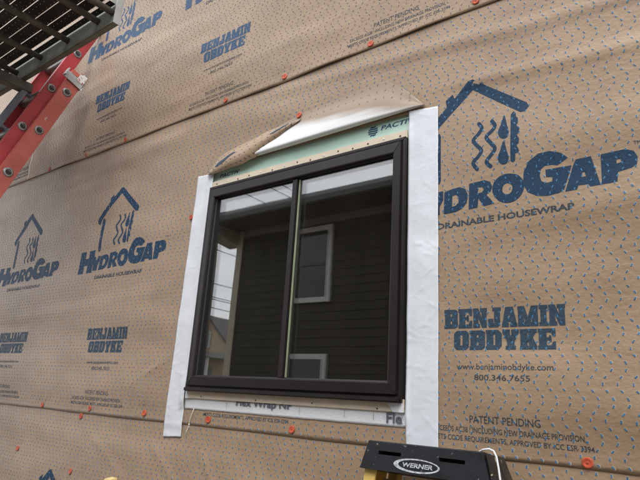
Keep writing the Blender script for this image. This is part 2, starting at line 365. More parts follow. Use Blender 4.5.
# ------------------------------------------------------------------ housewrap surface model
rng = np.random.RandomState(11)
NW = 26
lam = rng.uniform(0.13, 0.75, NW); th = rng.normal(0.12, 0.22, NW); ph = rng.uniform(0, 6.28, NW); amp = 0.00072*(lam/0.3)**1.0
kx = 2*np.pi/lam*np.sin(th); kz = 2*np.pi/lam*np.cos(th)
NAIL_LOW = [-2.35, -1.93, -1.47, -1.061, -0.631, -0.224, 0.166, 0.572, 1.03, 1.47, 1.95]
NAIL_UP = [-2.9, -2.5, -2.05, -1.508, -1.099, -0.714, -0.32, 0.053, 0.403, 0.822, 1.226, 1.62, 2.0]
NAILS = [
    (-1.061, .018, 1, 'leftmost orange cap nail on the lower lap'), (-.631, .024, 1, 'orange cap nail on the lower lap, upper of the close pair beneath patent text'),
    (-.697, -.013, 0, 'orange cap nail just under the lower lap, lower of the close pair'), (-.224, .028, 1, 'orange cap nail on the lower lap just left of the left flashing tape'),
    (-1.228, -.201, 0, 'orange cap nail alone below the lower lap near the left edge'), (-.700, -.250, 0, 'orange cap nail beside the printed roof peak at bottom left'),
    (.166, .027, 1, 'orange cap nail beside the hanging string under the window'), (.572, .022, 1, 'orange cap nail under the middle of the window sill'),
    (1.470, .015, 1, 'large orange cap nail at bottom right, right of the black ladder cap'), (-1.508, 1.388, 3, 'faint orange cap nail on the upper lap beside the red ladder and vertical seam'),
    (-1.099, 1.378+.012, 3, 'orange cap nail on the upper lap, second to the right of the red ladder'), (-.714, 1.389, 3, 'orange cap nail on the upper lap under printed patent text left of centre'),
    (.053, 1.392, 3, 'orange cap nail on the upper lap above the window\'s left corner'), (.403, 1.394, 3, 'orange cap nail on the upper lap above the curled wrap edge'),
    (.822, 1.391, 3, 'orange cap nail on the upper lap below patent text, above the flap\'s right end'), (1.226, 1.398, 3, 'orange cap nail on the upper lap at the top edge, upper right'),
    (-.0865, .858, 1, 'orange cap nail half under the left edge of the left flashing tape')]
PUCKER = [(a, b, c) for a, b, c, _ in NAILS]
LAPZ = {0: -1.37, 1: 0.0, 2: 1.372, 3: 1.372, 4: 2.742}   # lower edge of each sheet
BASE = {0: 0.002, 1: 0.0042, 2: 0.0062, 3: 0.0082, 4: 0.0105}
def lift(nails, x, a, seed):
    x = np.asarray(x, float); y = np.zeros_like(x); r = np.random.RandomState(seed)
    for i in range(len(nails)-1):
        q = r.uniform(0.35, 1.25); d = nails[i+1]-nails[i]
        mk = (x >= nails[i]) & (x < nails[i+1]); f = (x-nails[i])/d
        y = np.where(mk, a*q*np.sin(np.pi*np.clip(f, 0, 1))**2*min(1.3, d/0.4), y)
    return y
def sm(a, b, x):
    t = np.clip((x-a)/(b-a), 0, 1); return t*t*(3-2*t)
def surf(k, x, z):
    """distance of sheet k in front of the wall plane"""
    x = np.asarray(x, float); z = np.asarray(z, float)
    s = np.zeros(np.broadcast(x, z).shape)
    for i in range(NW):
        s = s+amp[i]*np.sin(kx[i]*x+kz[i]*z+ph[i]+k*1.7)
    s = s+0.0045
    def ridge(x0, z0, slope, a, wd, xa, xb):
        d = z-(z0+slope*(x-x0)); return 0.6*a*np.exp(-(d/wd)**2)*sm(xa-0.25, xa, x)*(1-sm(xb, xb+0.25, x))
    if k == 1:
        s = s+ridge(1.23, 1.105, -0.08, 0.0075, 0.022, 0.75, 2.6)+ridge(1.0, 1.285, -0.10, 0.009, 0.028, 0.2, 2.6)
        s = s+ridge(-0.6, 1.27, 0.05, 0.008, 0.035, -1.9, -0.3)+ridge(-1.2, 1.17, 0.02, 0.005, 0.03, -2.6, -0.9)
        s = s+ridge(1.4, 0.62, 0.12, 0.003, 0.03, 1.0, 2.6)+ridge(-0.9, 0.5, 0.06, 0.004, 0.03, -2.4, -0.3)
        s = s+ridge(-0.15, 0.23, 0.45, 0.006, 0.010, -0.16, -0.08)
        # pressed flat round the window
        dx = np.maximum(np.maximum(-0.02-x, x-1.04), 0); dz = np.maximum(np.maximum(0.07-z, z-1.05), 0)
        s = s*(0.12+0.88*sm(0.03, 0.22, np.hypot(dx, dz)))
        s = s*(1-0.97*sm(1.29, 1.372, z))*(0.12+0.88*sm(0.0, 0.14, z))
        s = s+lift(NAIL_LOW, x, 0.0008, 3)*np.exp(-np.maximum(z-LAPZ[1], 0)/0.06)
    elif k in (2, 3):
        s = s+ridge(0.3, 1.55, 0.10, 0.0032, 0.03, -1.4, 2.6)+ridge(-0.3, 1.86, 0.14, 0.003, 0.035, -1.6, 2.6)+ridge(0.4, 2.0, 0.1, 0.0025, 0.03, -1.6, 2.6)
        s = s*(0.15+0.85*sm(1.372, 1.50, z))
        s = s+lift(NAIL_UP, x, 0.003, 5)*(1+1.8*sm(0.1, 0.5, x))*np.exp(-np.maximum(z-LAPZ[2], 0)/0.055)
    elif k == 0:
        for (x0, z0, sl_, a) in ((0.08, -0.02, -1.15, 0.008), (0.62, -0.02, -0.9, 0.007), (0.36, -0.02, -1.4, 0.006), (-0.25, -0.02, -0.7, 0.006), (-0.7, -0.03, -0.5, 0.005)):
            d = (z-(z0+sl_*(x-x0)))/math.hypot(1, sl_); s = s+0.55*a*np.exp(-(d/0.014)**2)*sm(x0-0.02, x0+0.12, x)*(1-sm(x0+0.3, x0+0.6, x))
        s = s*(1-0.97*sm(-0.12, 0.0, z))
    if k == 2: s = s*(1-0.97*sm(-1.83, -1.785, x))
    for (nx_, nz_, nk_) in PUCKER:
        if nk_ == k:
            dx, dz = x-nx_, z-nz_; r2 = dx*dx+dz*dz; an = np.arctan2(dz, dx)
            s = s-np.exp(-r2/0.0009)*0.0022+np.exp(-r2/0.0045)*0.0011*np.sin(5*an+nx_*9)*np.minimum(1, r2/0.0006)
    return BASE[k]+np.maximum(s, 0.0005)

HX0, HX1, HZ0, HZ1 = 0.012, 1.02, 0.10, 1.058     # opening cut in the middle sheet
def lines(a, b, st, extra=()):
    L = list(np.arange(a, b, st))+[b]
    for e in extra:
        if a < e < b:
            i = int(np.argmin([abs(q-e) for q in L])); L[i] = e
    return np.array(sorted(set(L)))
def sheet(name, k, x0, x1, z0, z1, st, hole=False, label='', zjit=0.0, group=None):
    X = lines(x0, x1, st, (HX0, HX1)); Z = lines(z0, z1, st, (HZ0, HZ1) if hole else ())
    XX, ZZ = np.meshgrid(X, Z, indexing='ij'); ZW = ZZ.copy()
    jit = zjit*(np.sin(X*5.3+k)+0.6*np.sin(X*13.1+2*k)); ZW[:, 0] += jit
    YY = -surf(k, XX, ZZ)
    nx, nzn = XX.shape
    V = np.stack([XX, YY, ZW], -1).reshape(-1, 3)
    Fc = []
    for i in range(nx-1):
        for j in range(nzn-1):
            if hole and X[i] >= HX0-1e-6 and X[i+1] <= HX1+1e-6 and Z[j] >= HZ0-1e-6 and Z[j+1] <= HZ1+1e-6: continue
            a = i*nzn+j; Fc.append((a, a+nzn, a+nzn+1, a+1))
    # a turned-back rim gives the sheet its thickness at the lower and left edges
    n0 = len(V); rim = []
    for i in range(nx): rim.append(V[i*nzn]+np.array([0, 0.0016, 0.0]))
    V = np.vstack([V, np.array(rim)])
    for i in range(nx-1): Fc.append((i*nzn, n0+i, n0+i+1, (i+1)*nzn))
    n1 = len(V); V = np.vstack([V, V[0:nzn]+np.array([0, 0.0016, 0])])
    for j in range(nzn-1): Fc.append((j, j+1, n1+j+1, n1+j))
    me = bpy.data.meshes.new('membrane'); me.from_pydata(V.tolist(), [], Fc)
    nmain = len(me.polygons)-(nx-1)-(nzn-1)
    for p in me.polygons: p.use_smooth = p.index < nmain
    root = empty(name, ((x0+x1)/2, 0, z0))
    link('membrane', me, M['wrap'], root)
    tag(root, label, 'housewrap', group)
    return root

g = 'brown housewrap sheets lapped on the wall'
wrap_low = sheet('housewrap_sheet', 0, WX0, WX1, GROUND+0.05, 0.13, 0.0135, False, 'brown housewrap sheet below the lower lap, under the window', 0, g)
wrap_mid = sheet('housewrap_sheet', 1, WX0, WX1, 0.0, 1.50, 0.0125, True, 'brown printed housewrap sheet surrounding the dark window, between both laps', 0.0012, g)
wrap_left = sheet('housewrap_sheet', 2, WX0, -1.70, 1.372, 2.87, 0.02, False, 'small brown housewrap sheet behind the red ladder, left of the vertical seam', 0, g)
wrap_up = sheet('housewrap_sheet', 3, -1.785, WX1, 1.372, 2.87, 0.0125, False, 'topmost printed brown housewrap sheet, above the upper lap, right of the vertical seam', 0.002, g)
wrap_top = sheet('housewrap_sheet', 4, WX0, WX1, 2.742, WZ1, 0.06, False, 'brown housewrap sheet high on the wall behind the scaffold plank', 0, g)

# ---- raised blue spacer dashes in wavy columns (too many and small to pick apart)
def dashes(root, k, x0, x1, z0, z1, phase=0.0, skip=None):
    P, A, C, DZ = 0.0832, 0.0108, 0.0316, 0.01664
    r = np.random.RandomState(k+40)
    V = []; Fc = []
    nc0 = int(math.floor((x0-1.402)/C)); nc1 = int(math.ceil((x1-1.402)/C))
    XS = []; ZS = []; TX = []
    for c in range(nc0, nc1):
        xc = 1.402+c*C
        nzs = int((z1-z0)/DZ)
        zs = 0.526+phase+DZ*np.arange(math.ceil((z0-0.526-phase)/DZ), math.floor((z1-0.526-phase)/DZ)+1)
        a = 2*np.pi*(zs-0.526-phase)/P
        XS.append(xc-A*np.cos(a)); ZS.append(zs); TX.append(A*np.sin(a)*2*np.pi/P)
    XS = np.concatenate(XS); ZS = np.concatenate(ZS); TX = np.concatenate(TX)
    XS = XS+r.normal(0, 0.0006, XS.shape); ZS = ZS+r.normal(0, 0.0006, XS.shape)
    keep = (XS > x0) & (XS < x1) & (ZS > z0+0.004) & (ZS < z1)
    if skip: keep &= ~skip(XS, ZS)
    XS, ZS, TX = XS[keep], ZS[keep], TX[keep]
    L = np.hypot(1, TX); tx, tz = TX/L, 1/L; hl = 0.0043+r.uniform(-0.0006, 0.0005, XS.shape); hw = 0.0020+r.uniform(-0.0003, 0.0003, XS.shape)
    out = []
    for (a, b, h) in ((-1, -1, -0.0004), (-1, 1, -0.0004), (1, 1, -0.0004), (1, -1, -0.0004), (-.8, -.7, .0010), (-.8, .7, .0010), (.8, .7, .0010), (.8, -.7, .0010)):
        x = XS+tx*hl*a-tz*hw*b*-1; z = ZS+tz*hl*a-tx*hw*b
        out.append(np.stack([x, -(surf(k, x, z)+h), z], -1))
    V = np.stack(out, 1).reshape(-1, 3)
    n = len(XS); base = (np.arange(n)*8)[:, None]
    Fc = np.concatenate([base+np.array(q) for q in ((4, 7, 6, 5), (0, 4, 5, 1), (1, 5, 6, 2), (2, 6, 7, 3), (3, 7, 4, 0))], 1).reshape(-1, 4)
    me = bpy.data.meshes.new('spacer_dashes'); me.from_pydata(V.tolist(), [], Fc.tolist())
    o = link('spacer_dashes', me, M['dash_muted' if k in (2, 3) else 'dash'], root); o['kind'] = 'stuff'
    # pale crushed halo of the bond round each spacer
    out = []
    for q in range(8):
        a, b = math.cos(q*math.pi/4), math.sin(q*math.pi/4)
        x = XS+tx*hl*1.35*a+tz*hw*2.0*b+.0009; z = ZS+tz*hl*1.35*a-tx*hw*2.0*b+.0006
        out.append(np.stack([x, -(surf(k, x, z)+.00022), z], -1))
    me = bpy.data.meshes.new('bond_marks'); me.from_pydata(np.stack(out, 1).reshape(-1, 3).tolist(), [], (base+np.arange(8)).tolist())
    o2 = link('bond_marks', me, M['bond'], root); o2['kind'] = 'stuff'
    return o
dashes(wrap_mid, 1, -2.5, 2.1, 0.0, 1.39, 0.0, lambda x, z: (x > -0.01) & (x < 1.03) & (z > 0.09) & (z < 1.062))
dashes(wrap_up, 3, -1.77, 2.1, 1.372, 2.6, 0.031)
dashes(wrap_left, 2, -2.9, -1.76, 1.372, 2.2, 0.02)
dashes(wrap_low, 0, -2.1, 2.1, -0.75, 0.02, 0.047)

# ------------------------------------------------------------------ prints on the housewrap
def tri2d(polys):
    """polys = [outer, hole, ...] -> (verts2d, tris)"""
    pl = [[Vector((x, y, 0)) for x, y in p] for p in polys]
    fl = [q for p in polys for q in p]
    return fl, [tuple(t) for t in tessellate_polygon(pl)]

def text2d(body, size=1.0, offset=0.0, shear=0.0):
    cu = bpy.data.curves.new('t', 'FONT'); cu.body = body; cu.size = 1.0; cu.offset = offset; cu.shear = shear; cu.resolution_u = 3
    cu.fill_mode = 'FRONT'; cu.dimensions = '2D'
    o = bpy.data.objects.new('t', cu); COL.objects.link(o)
    dg = bpy.context.evaluated_depsgraph_get(); me = bpy.data.meshes.new_from_object(o.evaluated_get(dg))
    v = [(a.co.x, a.co.y) for a in me.vertices]; f = [tuple(p.vertices) for p in me.polygons]
    bpy.data.objects.remove(o); bpy.data.curves.remove(cu); bpy.data.meshes.remove(me)
    return v, f
def fit(vf, x0, x1, z0, z1):
    v, f = vf; a = min(p[0] for p in v); b = max(p[0] for p in v); c = min(p[1] for p in v); d = max(p[1] for p in v)
    return [(x0+(x-a)/(b-a)*(x1-x0), z0+(z-c)/(d-c)*(z1-z0)) for x, z in v], f
def merge(lst):
    V = []; Fc = []
    for v, f in lst:
        n = len(V); V += v; Fc += [tuple(i+n for i in q) for q in f]
    return V, Fc
def lay(vf, name, matl, parent, yfun, dx=0.0, dz=0.0, cell=0.04, xcut=None):
    """lay flat print onto a surface: cut by a grid, then follow yfun(x, z)"""
    bm = bmesh.new(); vs_ = [bm.verts.new((x+dx, 0, z+dz)) for x, z in vf[0]]
    for q in vf[1]:
        try: bm.faces.new([vs_[i] for i in q])
        except ValueError: pass
    loose = [v for v in bm.verts if not v.link_faces]; bmesh.ops.delete(bm, geom=loose, context='VERTS')
    xs = [v.co.x for v in bm.verts]; zs = [v.co.z for v in bm.verts]
    for ax, lo, hi in ((0, min(xs), max(xs)), (2, min(zs), max(zs))):
        t = math.floor(lo/cell)*cell+cell
        while t < hi:
            co = [0, 0, 0]; no = [0, 0, 0]; co[ax] = t; no[ax] = 1
            bmesh.ops.bisect_plane(bm, geom=bm.verts[:]+bm.edges[:]+bm.faces[:], plane_co=co, plane_no=no, dist=1e-6)
            t += cell
    if xcut is not None:
        for side, xv in xcut:
            bmesh.ops.bisect_plane(bm, geom=bm.verts[:]+bm.edges[:]+bm.faces[:], plane_co=(xv, 0, 0), plane_no=(1, 0, 0), clear_outer=(side > 0), clear_inner=(side < 0))
    if not bm.verts: bm.free(); return None
    co = np.array([v.co[:] for v in bm.verts]); y = yfun(co[:, 0], co[:, 2])
    for v, yy in zip(bm.verts, y): v.co.y = yy
    for f in bm.faces:
        f.normal_update()
        if f.normal.y > 0: f.normal_flip()
    me = bpy.data.meshes.new(name); bm.to_mesh(me); bm.free()
    return link(name, me, matl, parent)

def stroke(pts, wd, cap=4):
    """outline polygon of a polyline with round ends"""
    p = [Vector(q) for q in pts]; Lf = []; Rt = []
    for i, q in enumerate(p):
        if i == 0: t = (p[1]-p[0]).normalized()
        elif i == len(p)-1: t = (p[-1]-p[-2]).normalized()
        else:
            a, b = (p[i]-p[i-1]).normalized(), (p[i+1]-p[i]).normalized(); t = (a+b).normalized()
        n = Vector((-t.y, t.x)); k = 1.0
        if 0 < i < len(p)-1: k = 1/max(0.5, t.dot((p[i+1]-p[i]).normalized()))
        Lf.append(q+n*wd/2*k); Rt.append(q-n*wd/2*k)
    def arc(c, a0, s):
        return [c+Vector((math.cos(a0+s*math.pi*j/cap), math.sin(a0+s*math.pi*j/cap)))*wd/2 for j in range(1, cap)]
    d1 = p[-1]-p[-2]; d0 = p[1]-p[0]
    e = arc(p[-1], math.atan2(d1.y, d1.x)+math.pi/2, -1); b = arc(p[0], math.atan2(d0.y, d0.x)-math.pi/2, -1)
    return [tuple(q) for q in Lf+e+Rt[::-1]+b]

APX = 1.207
def tr(pts, ox, oy, s):
    o_ = []
    for x, y in pts:
        X, Z = unproj(ox+x/s, oy+y/s); o_.append((X-APX, Z))
    return o_
def A_(pts): return tr(pts, 425, 140, 5.333)
def B_(pts): return tr(pts, 520, 140, 5.333)
def C_(pts): return tr(pts, 430, 75, 4.8)
def ell(cx, cz, rx, rz, n=26, rot=0.0):
    return [(cx+rx*math.cos(a)*math.cos(rot)-rz*math.sin(a)*math.sin(rot), cz+rx*math.cos(a)*math.sin(rot)+rz*math.sin(a)*math.cos(rot)) for a in [2*math.pi*i/n for i in range(n)]]
def rect(a, b, c, d): return [(a, c), (b, c), (b, d), (a, d)]
def smooth_closed(pts, n=4):
    out_ = []; L = len(pts)
    for i in range(L):
        p0, p1, p2, p3 = pts[i-1], pts[i], pts[(i+1) % L], pts[(i+2) % L]
        for j in range(n):
            t = j/n
            out_.append(tuple(0.5*((2*p1[q])+(-p0[q]+p2[q])*t+(2*p0[q]-5*p1[q]+4*p2[q]-p3[q])*t*t+(-p0[q]+3*p1[q]-3*p2[q]+p3[q])*t**3) for q in (0, 1)))
    return out_
def smooth_open(pts, n=4):
    o_ = []
    for i in range(len(pts)-1):
        p0 = pts[max(i-1, 0)]; p1 = pts[i]; p2 = pts[i+1]; p3 = pts[min(i+2, len(pts)-1)]
        for j in range(n):
            t = j/n
            o_.append(tuple(0.5*((2*p1[q])+(-p0[q]+p2[q])*t+(2*p0[q]-5*p1[q]+4*p2[q]-p3[q])*t*t+(-p0[q]+3*p1[q]-3*p2[q]+p3[q])*t**3) for q in (0, 1)))
    return o_+[pts[-1]]

# word mark: capital outlines
glyphs = [
    [[(-.286, .674), (-.236, .674), (-.236, .716), (-.205, .716), (-.205, .674), (-.155, .674), (-.155, .793), (-.205, .793), (-.205, .753), (-.236, .753), (-.236, .793), (-.286, .793)]],
    [[(-.149, .682), (-.110, .682), (-.110, .708), (-.098, .727), (-.098, .757), (-.117, .757), (-.1285, .733), (-.142, .757), (-.184, .757), (-.1495, .710)]] ,
    [A_([(108, 283), (150, 266), (190, 256), (222, 266), (237, 300), (230, 340), (205, 370), (170, 388), (105, 400)]), A_([(152, 303), (172, 297), (187, 312), (184, 340), (168, 355), (150, 360)])],
    [A_([(243, 240), (325, 221), (355, 230), (367, 255), (358, 282), (335, 298), (378, 344), (322, 360), (293, 318), (288, 366), (240, 376)]), A_([(290, 262), (312, 257), (322, 270), (312, 285), (290, 291)])],
    [smooth_closed(A_([(368, 285), (375, 235), (410, 200), (455, 187), (505, 195), (534, 232), (532, 278), (500, 322), (450, 342), (400, 330)])), smooth_closed(A_([(422, 285), (425, 252), (447, 238), (472, 250), (470, 280), (448, 297)]))],
    [B_([(262, 103), (225, 78), (165, 68), (105, 82), (55, 122), (27, 180), (23, 240), (48, 285), (95, 305), (155, 305), (215, 290), (243, 272), (281, 142), (142, 166), (145, 205), (180, 205), (178, 228), (150, 236), (122, 228), (112, 200), (118, 165), (140, 145), (178, 140), (205, 143)])],
    [B_([(303, 112), (383, 94), (436, 246), (380, 256), (370, 243), (318, 250), (310, 272), (248, 283), (286, 150)]), B_([(338, 180), (350, 178), (357, 200), (335, 205)])],
    [B_([(435, 85), (565, 57), (610, 65), (632, 95), (628, 135), (600, 155), (528, 178), (525, 230), (443, 245), (438, 160)]), B_([(518, 112), (540, 108), (545, 125), (520, 133)])],
]
house = [
    [[(-.168, .935), (-.150, .926), (-.139, .950), (-.121, .969), (0.002, 1.077), (.146, .957), (.162, .958), (.170, .972), (.164, .985), (.003, 1.112), (-.012, 1.110), (-.060, 1.066), (-.066, 1.082), (-.090, 1.066), (-.086, 1.042), (-.170, .964), (-.176, .948)]],
    [stroke([(-.119, .945), (-.119, .792)], .025)],
]
for wv in ([(240, 240), (255, 262), (240, 290), (215, 320), (232, 345), (255, 370), (240, 400), (215, 430), (235, 460)], [(303, 228), (318, 250), (305, 275), (278, 305), (300, 335), (320, 362), (300, 395), (280, 425), (300, 447)]):
    house.append([stroke(smooth_open(C_(wv)), 0.0115)])
for tip, cc in (((362, 200), (360, 285)), ((362, 322), (358, 408))):
    house.append([smooth_closed(C_([tip, (376, cc[1]-38), (386, cc[1]-5), (378, cc[1]+22), (cc[0], cc[1]+30), (340, cc[1]+20), (334, cc[1]-5), (346, cc[1]-38)]), 3)])
house.append([C_([(393, 195), (405, 180), (416, 186), (418, 205), (427, 212), (428, 238), (421, 248), (436, 265), (434, 285), (424, 295), (436, 315), (434, 335), (424, 345), (436, 372), (430, 382), (418, 384), (416, 420), (405, 428), (394, 420)])])
LOGO = merge([tri2d(gp) for gp in glyphs+house]+[fit(text2d('TM'), .424, .440, .784, .793)])
slab = {
 'B': [[(0,0),(.8,0),(1,.12),(1,.42),(.92,.5),(1,.58),(1,.88),(.8,1),(0,1),(0,.84),(.1,.84),(.1,.16),(0,.16)], rect(.42,.62,.2,.42), rect(.42,.62,.6,.8)],
 'E': [[(0,0),(1,0),(1,.38),(.84,.38),(.74,.2),(.50,.2),(.50,.42),(.62,.42),(.62,.33),(.76,.33),(.76,.67),(.62,.67),(.62,.58),(.50,.58),(.50,.8),(.74,.8),(.84,.62),(1,.62),(1,1),(0,1),(0,.81),(.06,.81),(.06,.19),(0,.19)]],
 'N': [[(0,0),(.45,0),(.45,.16),(.36,.16),(.36,.55),(.66,0),(.92,0),(.92,.84),(1,.84),(1,1),(.55,1),(.55,.84),(.64,.84),(.64,.5),(.36,1),(0,1),(0,.84),(.08,.84),(.08,.16),(0,.16)]],
 'J': [[(0,.12),(.12,0),(.72,0),(.88,.14),(.88,.84),(1,.84),(1,1),(.4,1),(.4,.84),(.52,.84),(.52,.2),(.44,.16),(.38,.2),(.38,.4),(0,.4)]],
 'A': [[(0,0),(.42,0),(.42,.16),(.36,.16),(.38,.28),(.62,.28),(.64,.16),(.58,.16),(.58,0),(1,0),(1,.16),(.93,.16),(.72,1),(.28,1),(.07,.16),(0,.16)], [(.42,.44),(.58,.44),(.5,.76)]],
 'M': [[(0,0),(.34,0),(.34,.16),(.28,.16),(.28,.6),(.44,0),(.56,0),(.72,.6),(.72,.16),(.66,.16),(.66,0),(1,0),(1,.16),(.94,.16),(.94,.84),(1,.84),(1,1),(.7,1),(.5,.42),(.3,1),(0,1),(0,.84),(.06,.84),(.06,.16),(0,.16)]],
 'I': [[(0,0),(1,0),(1,.16),(.8,.16),(.8,.84),(1,.84),(1,1),(0,1),(0,.84),(.2,.84),(.2,.16),(0,.16)]],
 'O': [[(.2,0),(.8,0),(1,.16),(1,.84),(.8,1),(.2,1),(0,.84),(0,.16)], rect(.38,.62,.2,.8)],
 'D': [[(0,0),(.78,0),(1,.2),(1,.8),(.78,1),(0,1),(0,.84),(.1,.84),(.1,.16),(0,.16)], rect(.44,.64,.2,.8)],
 'Y': [[(.24,0),(.76,0),(.76,.16),(.68,.16),(.68,.4),(.95,.84),(1,.84),(1,1),(.58,1),(.58,.84),(.64,.84),(.5,.6),(.36,.84),(.42,.84),(.42,1),(0,1),(0,.84),(.05,.84),(.32,.4),(.32,.16),(.24,.16)]],
 'K': [[(0,0),(.46,0),(.46,.16),(.4,.16),(.4,.34),(.48,.44),(.62,.16),(.56,.16),(.56,0),(1,0),(1,.16),(.95,.16),(.7,.6),(.9,.84),(1,.84),(1,1),(.56,1),(.56,.84),(.6,.84),(.4,.58),(.4,.84),(.46,.84),(.46,1),(0,1),(0,.84),(.08,.84),(.08,.16),(0,.16)]],
}
def grow(pl, d, dx):
    """offset a closed outline outwards by d (x by dx), clamped to the unit cell"""
    n = len(pl); ar = sum(pl[i][0]*pl[(i+1) % n][1]-pl[(i+1) % n][0]*pl[i][1] for i in range(n)); sg = 1 if ar > 0 else -1
    o_ = []
    for i in range(n):
        p, q, r_ = Vector(pl[i-1]), Vector(pl[i]), Vector(pl[(i+1) % n])
        a = (q-p).normalized(); b = (r_-q).normalized(); na = Vector((a.y, -a.x))*sg; nb_ = Vector((b.y, -b.x))*sg
        h = (na+nb_); h = h/max(.5, h.dot(na)) if h.length > .1 else na
        o_.append((min(1, max(0, q.x+h.x*dx)), min(1, max(0, q.y+h.y*d))))
    return o_
def slabword(word, x0, x1, z0, z1):
    wts = [{'I': .55, 'M': 1.3, 'J': .9}.get(c, 1.0) for c in word]; gap = .045; tot = sum(wts)+gap*(len(word)-1); u = (x1-x0)/tot
    res = []; x = x0
    for c, wt in zip(word, wts):
        res.append(tri2d([[(x+a*wt*u, z0+b*(z1-z0)) for a, b in pl] for pl in ([grow(q_, .035 if n_ == 0 else -.035, .045 if n_ == 0 else -.045) for n_, q_ in enumerate(slab[c])] if c != 'E' else slab[c])])); x += (wt+gap)*u
    return merge(res)
NAME = merge([slabword('BENJAMIN', -.0955, .2345, .335, .3895), slabword('OBDYKE', -.066, .208, .275, .3285)])
TXT = [fit(text2d('DRAINABLE HOUSEWRAP', offset=.03), -.118, .275, .6355, .654),
             fit(text2d('www.benjaminobdyke.com', offset=.004), -.0575, .2005, .2175, .2385), fit(text2d('800.346.7655', offset=.006), -.006, .1425, .1945, .2095),
             fit(text2d('PATENT PENDING', offset=.004), -.022, .1625, .0845, .1035),
             fit(text2d('EXCEEDS AC38 ! INCLUDING NEW DRAINAGE PROVISION,', offset=.006), -.128, .2645, .0575, .0735), fit(text2d('MEETS CODE REQUIREMENTS, APPROVED BY ICC ESR-3394', offset=.006), -.135, .2805, .0355, .051)]
def prints(root, k, ax, dz, which=('logo', 'name', 'text'), xcut=None, zmin=None):
    yf = lambda x, z: -(surf(k, x, z)+0.0005)
    if 'logo' in which: lay(LOGO, 'printed_logo', M['ink_skylit' if k in (2, 3) else 'ink'], root, yf, ax, dz, xcut=xcut)
    if 'name' in which: lay(NAME, 'printed_name', M['ink_skylit' if k in (2, 3) else 'ink_name'], root, yf, ax, dz, xcut=xcut)
    if 'text' in which: 
        for tx_ in TXT: lay(tx_, 'printed_text', M['ink_grey'], root, yf, ax, dz, xcut=xcut)
for ax in (-1.598, -.663): prints(wrap_mid, 1, ax, 0)
prints(wrap_mid, 1, APX, 0, xcut=((-1, 1.03),))
lay(TXT[-1], 'printed_text', M['ink_grey'], wrap_mid, lambda x, z: -(surf(1, x, z)+0.0005), .272, 0, xcut=((1, 1.0), (-1, .0)))
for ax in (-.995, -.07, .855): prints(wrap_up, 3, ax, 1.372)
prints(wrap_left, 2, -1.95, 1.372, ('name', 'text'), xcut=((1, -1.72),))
prints(wrap_low, 0, -.865, -1.372, ('logo',))
for o in [o for o in bpy.data.objects if o.parent is wrap_mid and o.name.startswith('printed_text')]:
    # the copy behind the window would cross the cut opening: keep only what lies on the sheet
    bm = bmesh.new(); bm.from_mesh(o.data)
    bm.normal_update()
    kill = [f for f in bm.faces if HX0 < f.calc_center_median().x < HX1 and f.calc_center_median().z > HZ0-0.012]
    bmesh.ops.delete(bm, geom=kill, context='FACES'); bm.to_mesh(o.data); n_ = len(bm.faces); bm.free()
    if not n_: bpy.data.objects.remove(o)

# ---- head flap: cut at the corners, folded up over the sheet, white back outwards
fl_top = [(-.02, 0.0), (.10, .040), (.25, .078), (.40, .108), (.52, .128), (.70, .140), (.86, .150), (.90, .145), (.97, .085), (1.045, 0.0)]
def flap_h(x): return float(np.interp(x, [q[0] for q in fl_top], [q[1] for q in fl_top]))
V = []; UV = []; nX, nT = 90, 22
for i in range(nX+1):
    x = .06+.985*i/nX; h = flap_h(x)*0.97; s_ = i/nX; zc = 1.064+.008*s_
    rr = 0.003+0.0105*math.sin(math.pi*min(1, max(0, s_)))**0.6
    for j in range(nT+1):
        t = j/nT
        if t < 0.35:       # the fold: half circle hanging below the crease
            a = math.pi*t/0.35; d = rr*(1-math.cos(a)); z = zc-0.62*rr*math.sin(a); d = d+0.004
        else:
            q = (t-0.35)/0.65; d = 0.004+2*rr*(1-q)**1.25*(1+0.35*math.sin(math.pi*q)); z = zc+h*q
            d = d+0.0025*math.sin(9*s_+5*q)*math.sin(math.pi*q)
        yy = -(float(surf(1, x, min(z, 1.5)))+d)
        V.append((x, yy, z)); UV.append((s_, max(0, (t-.35)/.65)))
Fc = []
for i in range(nX):
    for j in range(nT):
        a = i*(nT+1)+j; Fc.append((a, a+nT+1, a+nT+2, a+1))
me = bpy.data.meshes.new('flap'); me.from_pydata(V, [], Fc)
uvl = me.uv_layers.new(name='UVMap')
for lp in me.loops: uvl.data[lp.index].uv = UV[lp.vertex_index]
for p in me.polygons: p.use_smooth = True
flap = link('flap', me, M['wrap_back'], wrap_mid); flap['label'] = 'white back of a cut wrap flap folded up over the window head'
# brown cut edge of the flap, curled over at the left
up_e = [(206.5, 173), (215, 160), (222.5, 152.5), (240, 144), (265, 131), (285, 123), (301, 116.5)]
lo_e = [(209, 175.5), (226, 169.5), (243, 163.5), (255, 157.5), (268, 146), (284, 132), (299.5, 120)]
U = [P3(x, y, -.018) for x, y in up_e]; Lw = [P3(x, y, -.024) for x, y in lo_e]
U = [Vector((u.x, -(float(surf(1, u.x, u.z))+0.004), u.z)) for u in U]
MBc = MB(); nS, nQ = 36, 8; rows = []
for i in range(nS+1):
    f = i/nS*(len(U)-1); a = min(int(f), len(U)-2); q = f-a
    p, r_ = U[a].lerp(U[a+1], q), Lw[a].lerp(Lw[a+1], q); env = math.sin(math.pi*min(1, 0.06+0.94*i/nS))**0.6
    rows.append([p.lerp(r_, j/nQ)+Vector((0, -0.019*env*math.sin(math.pi*(j/nQ)**1.5), 0.0012*math.sin(0.8*i+j))) for j in range(nQ+1)])
for rw in rows: MBc.v += [tuple(v) for v in rw]
for i in range(nS):
    for j in range(nQ):
        a = i*(nQ+1)+j; MBc.f.append((a, a+1, a+nQ+2, a+nQ+1))
curl = MBc.build('curled_edge', M['wrap'], wrap_mid, True)
cd_ = MB(); ck = MB()
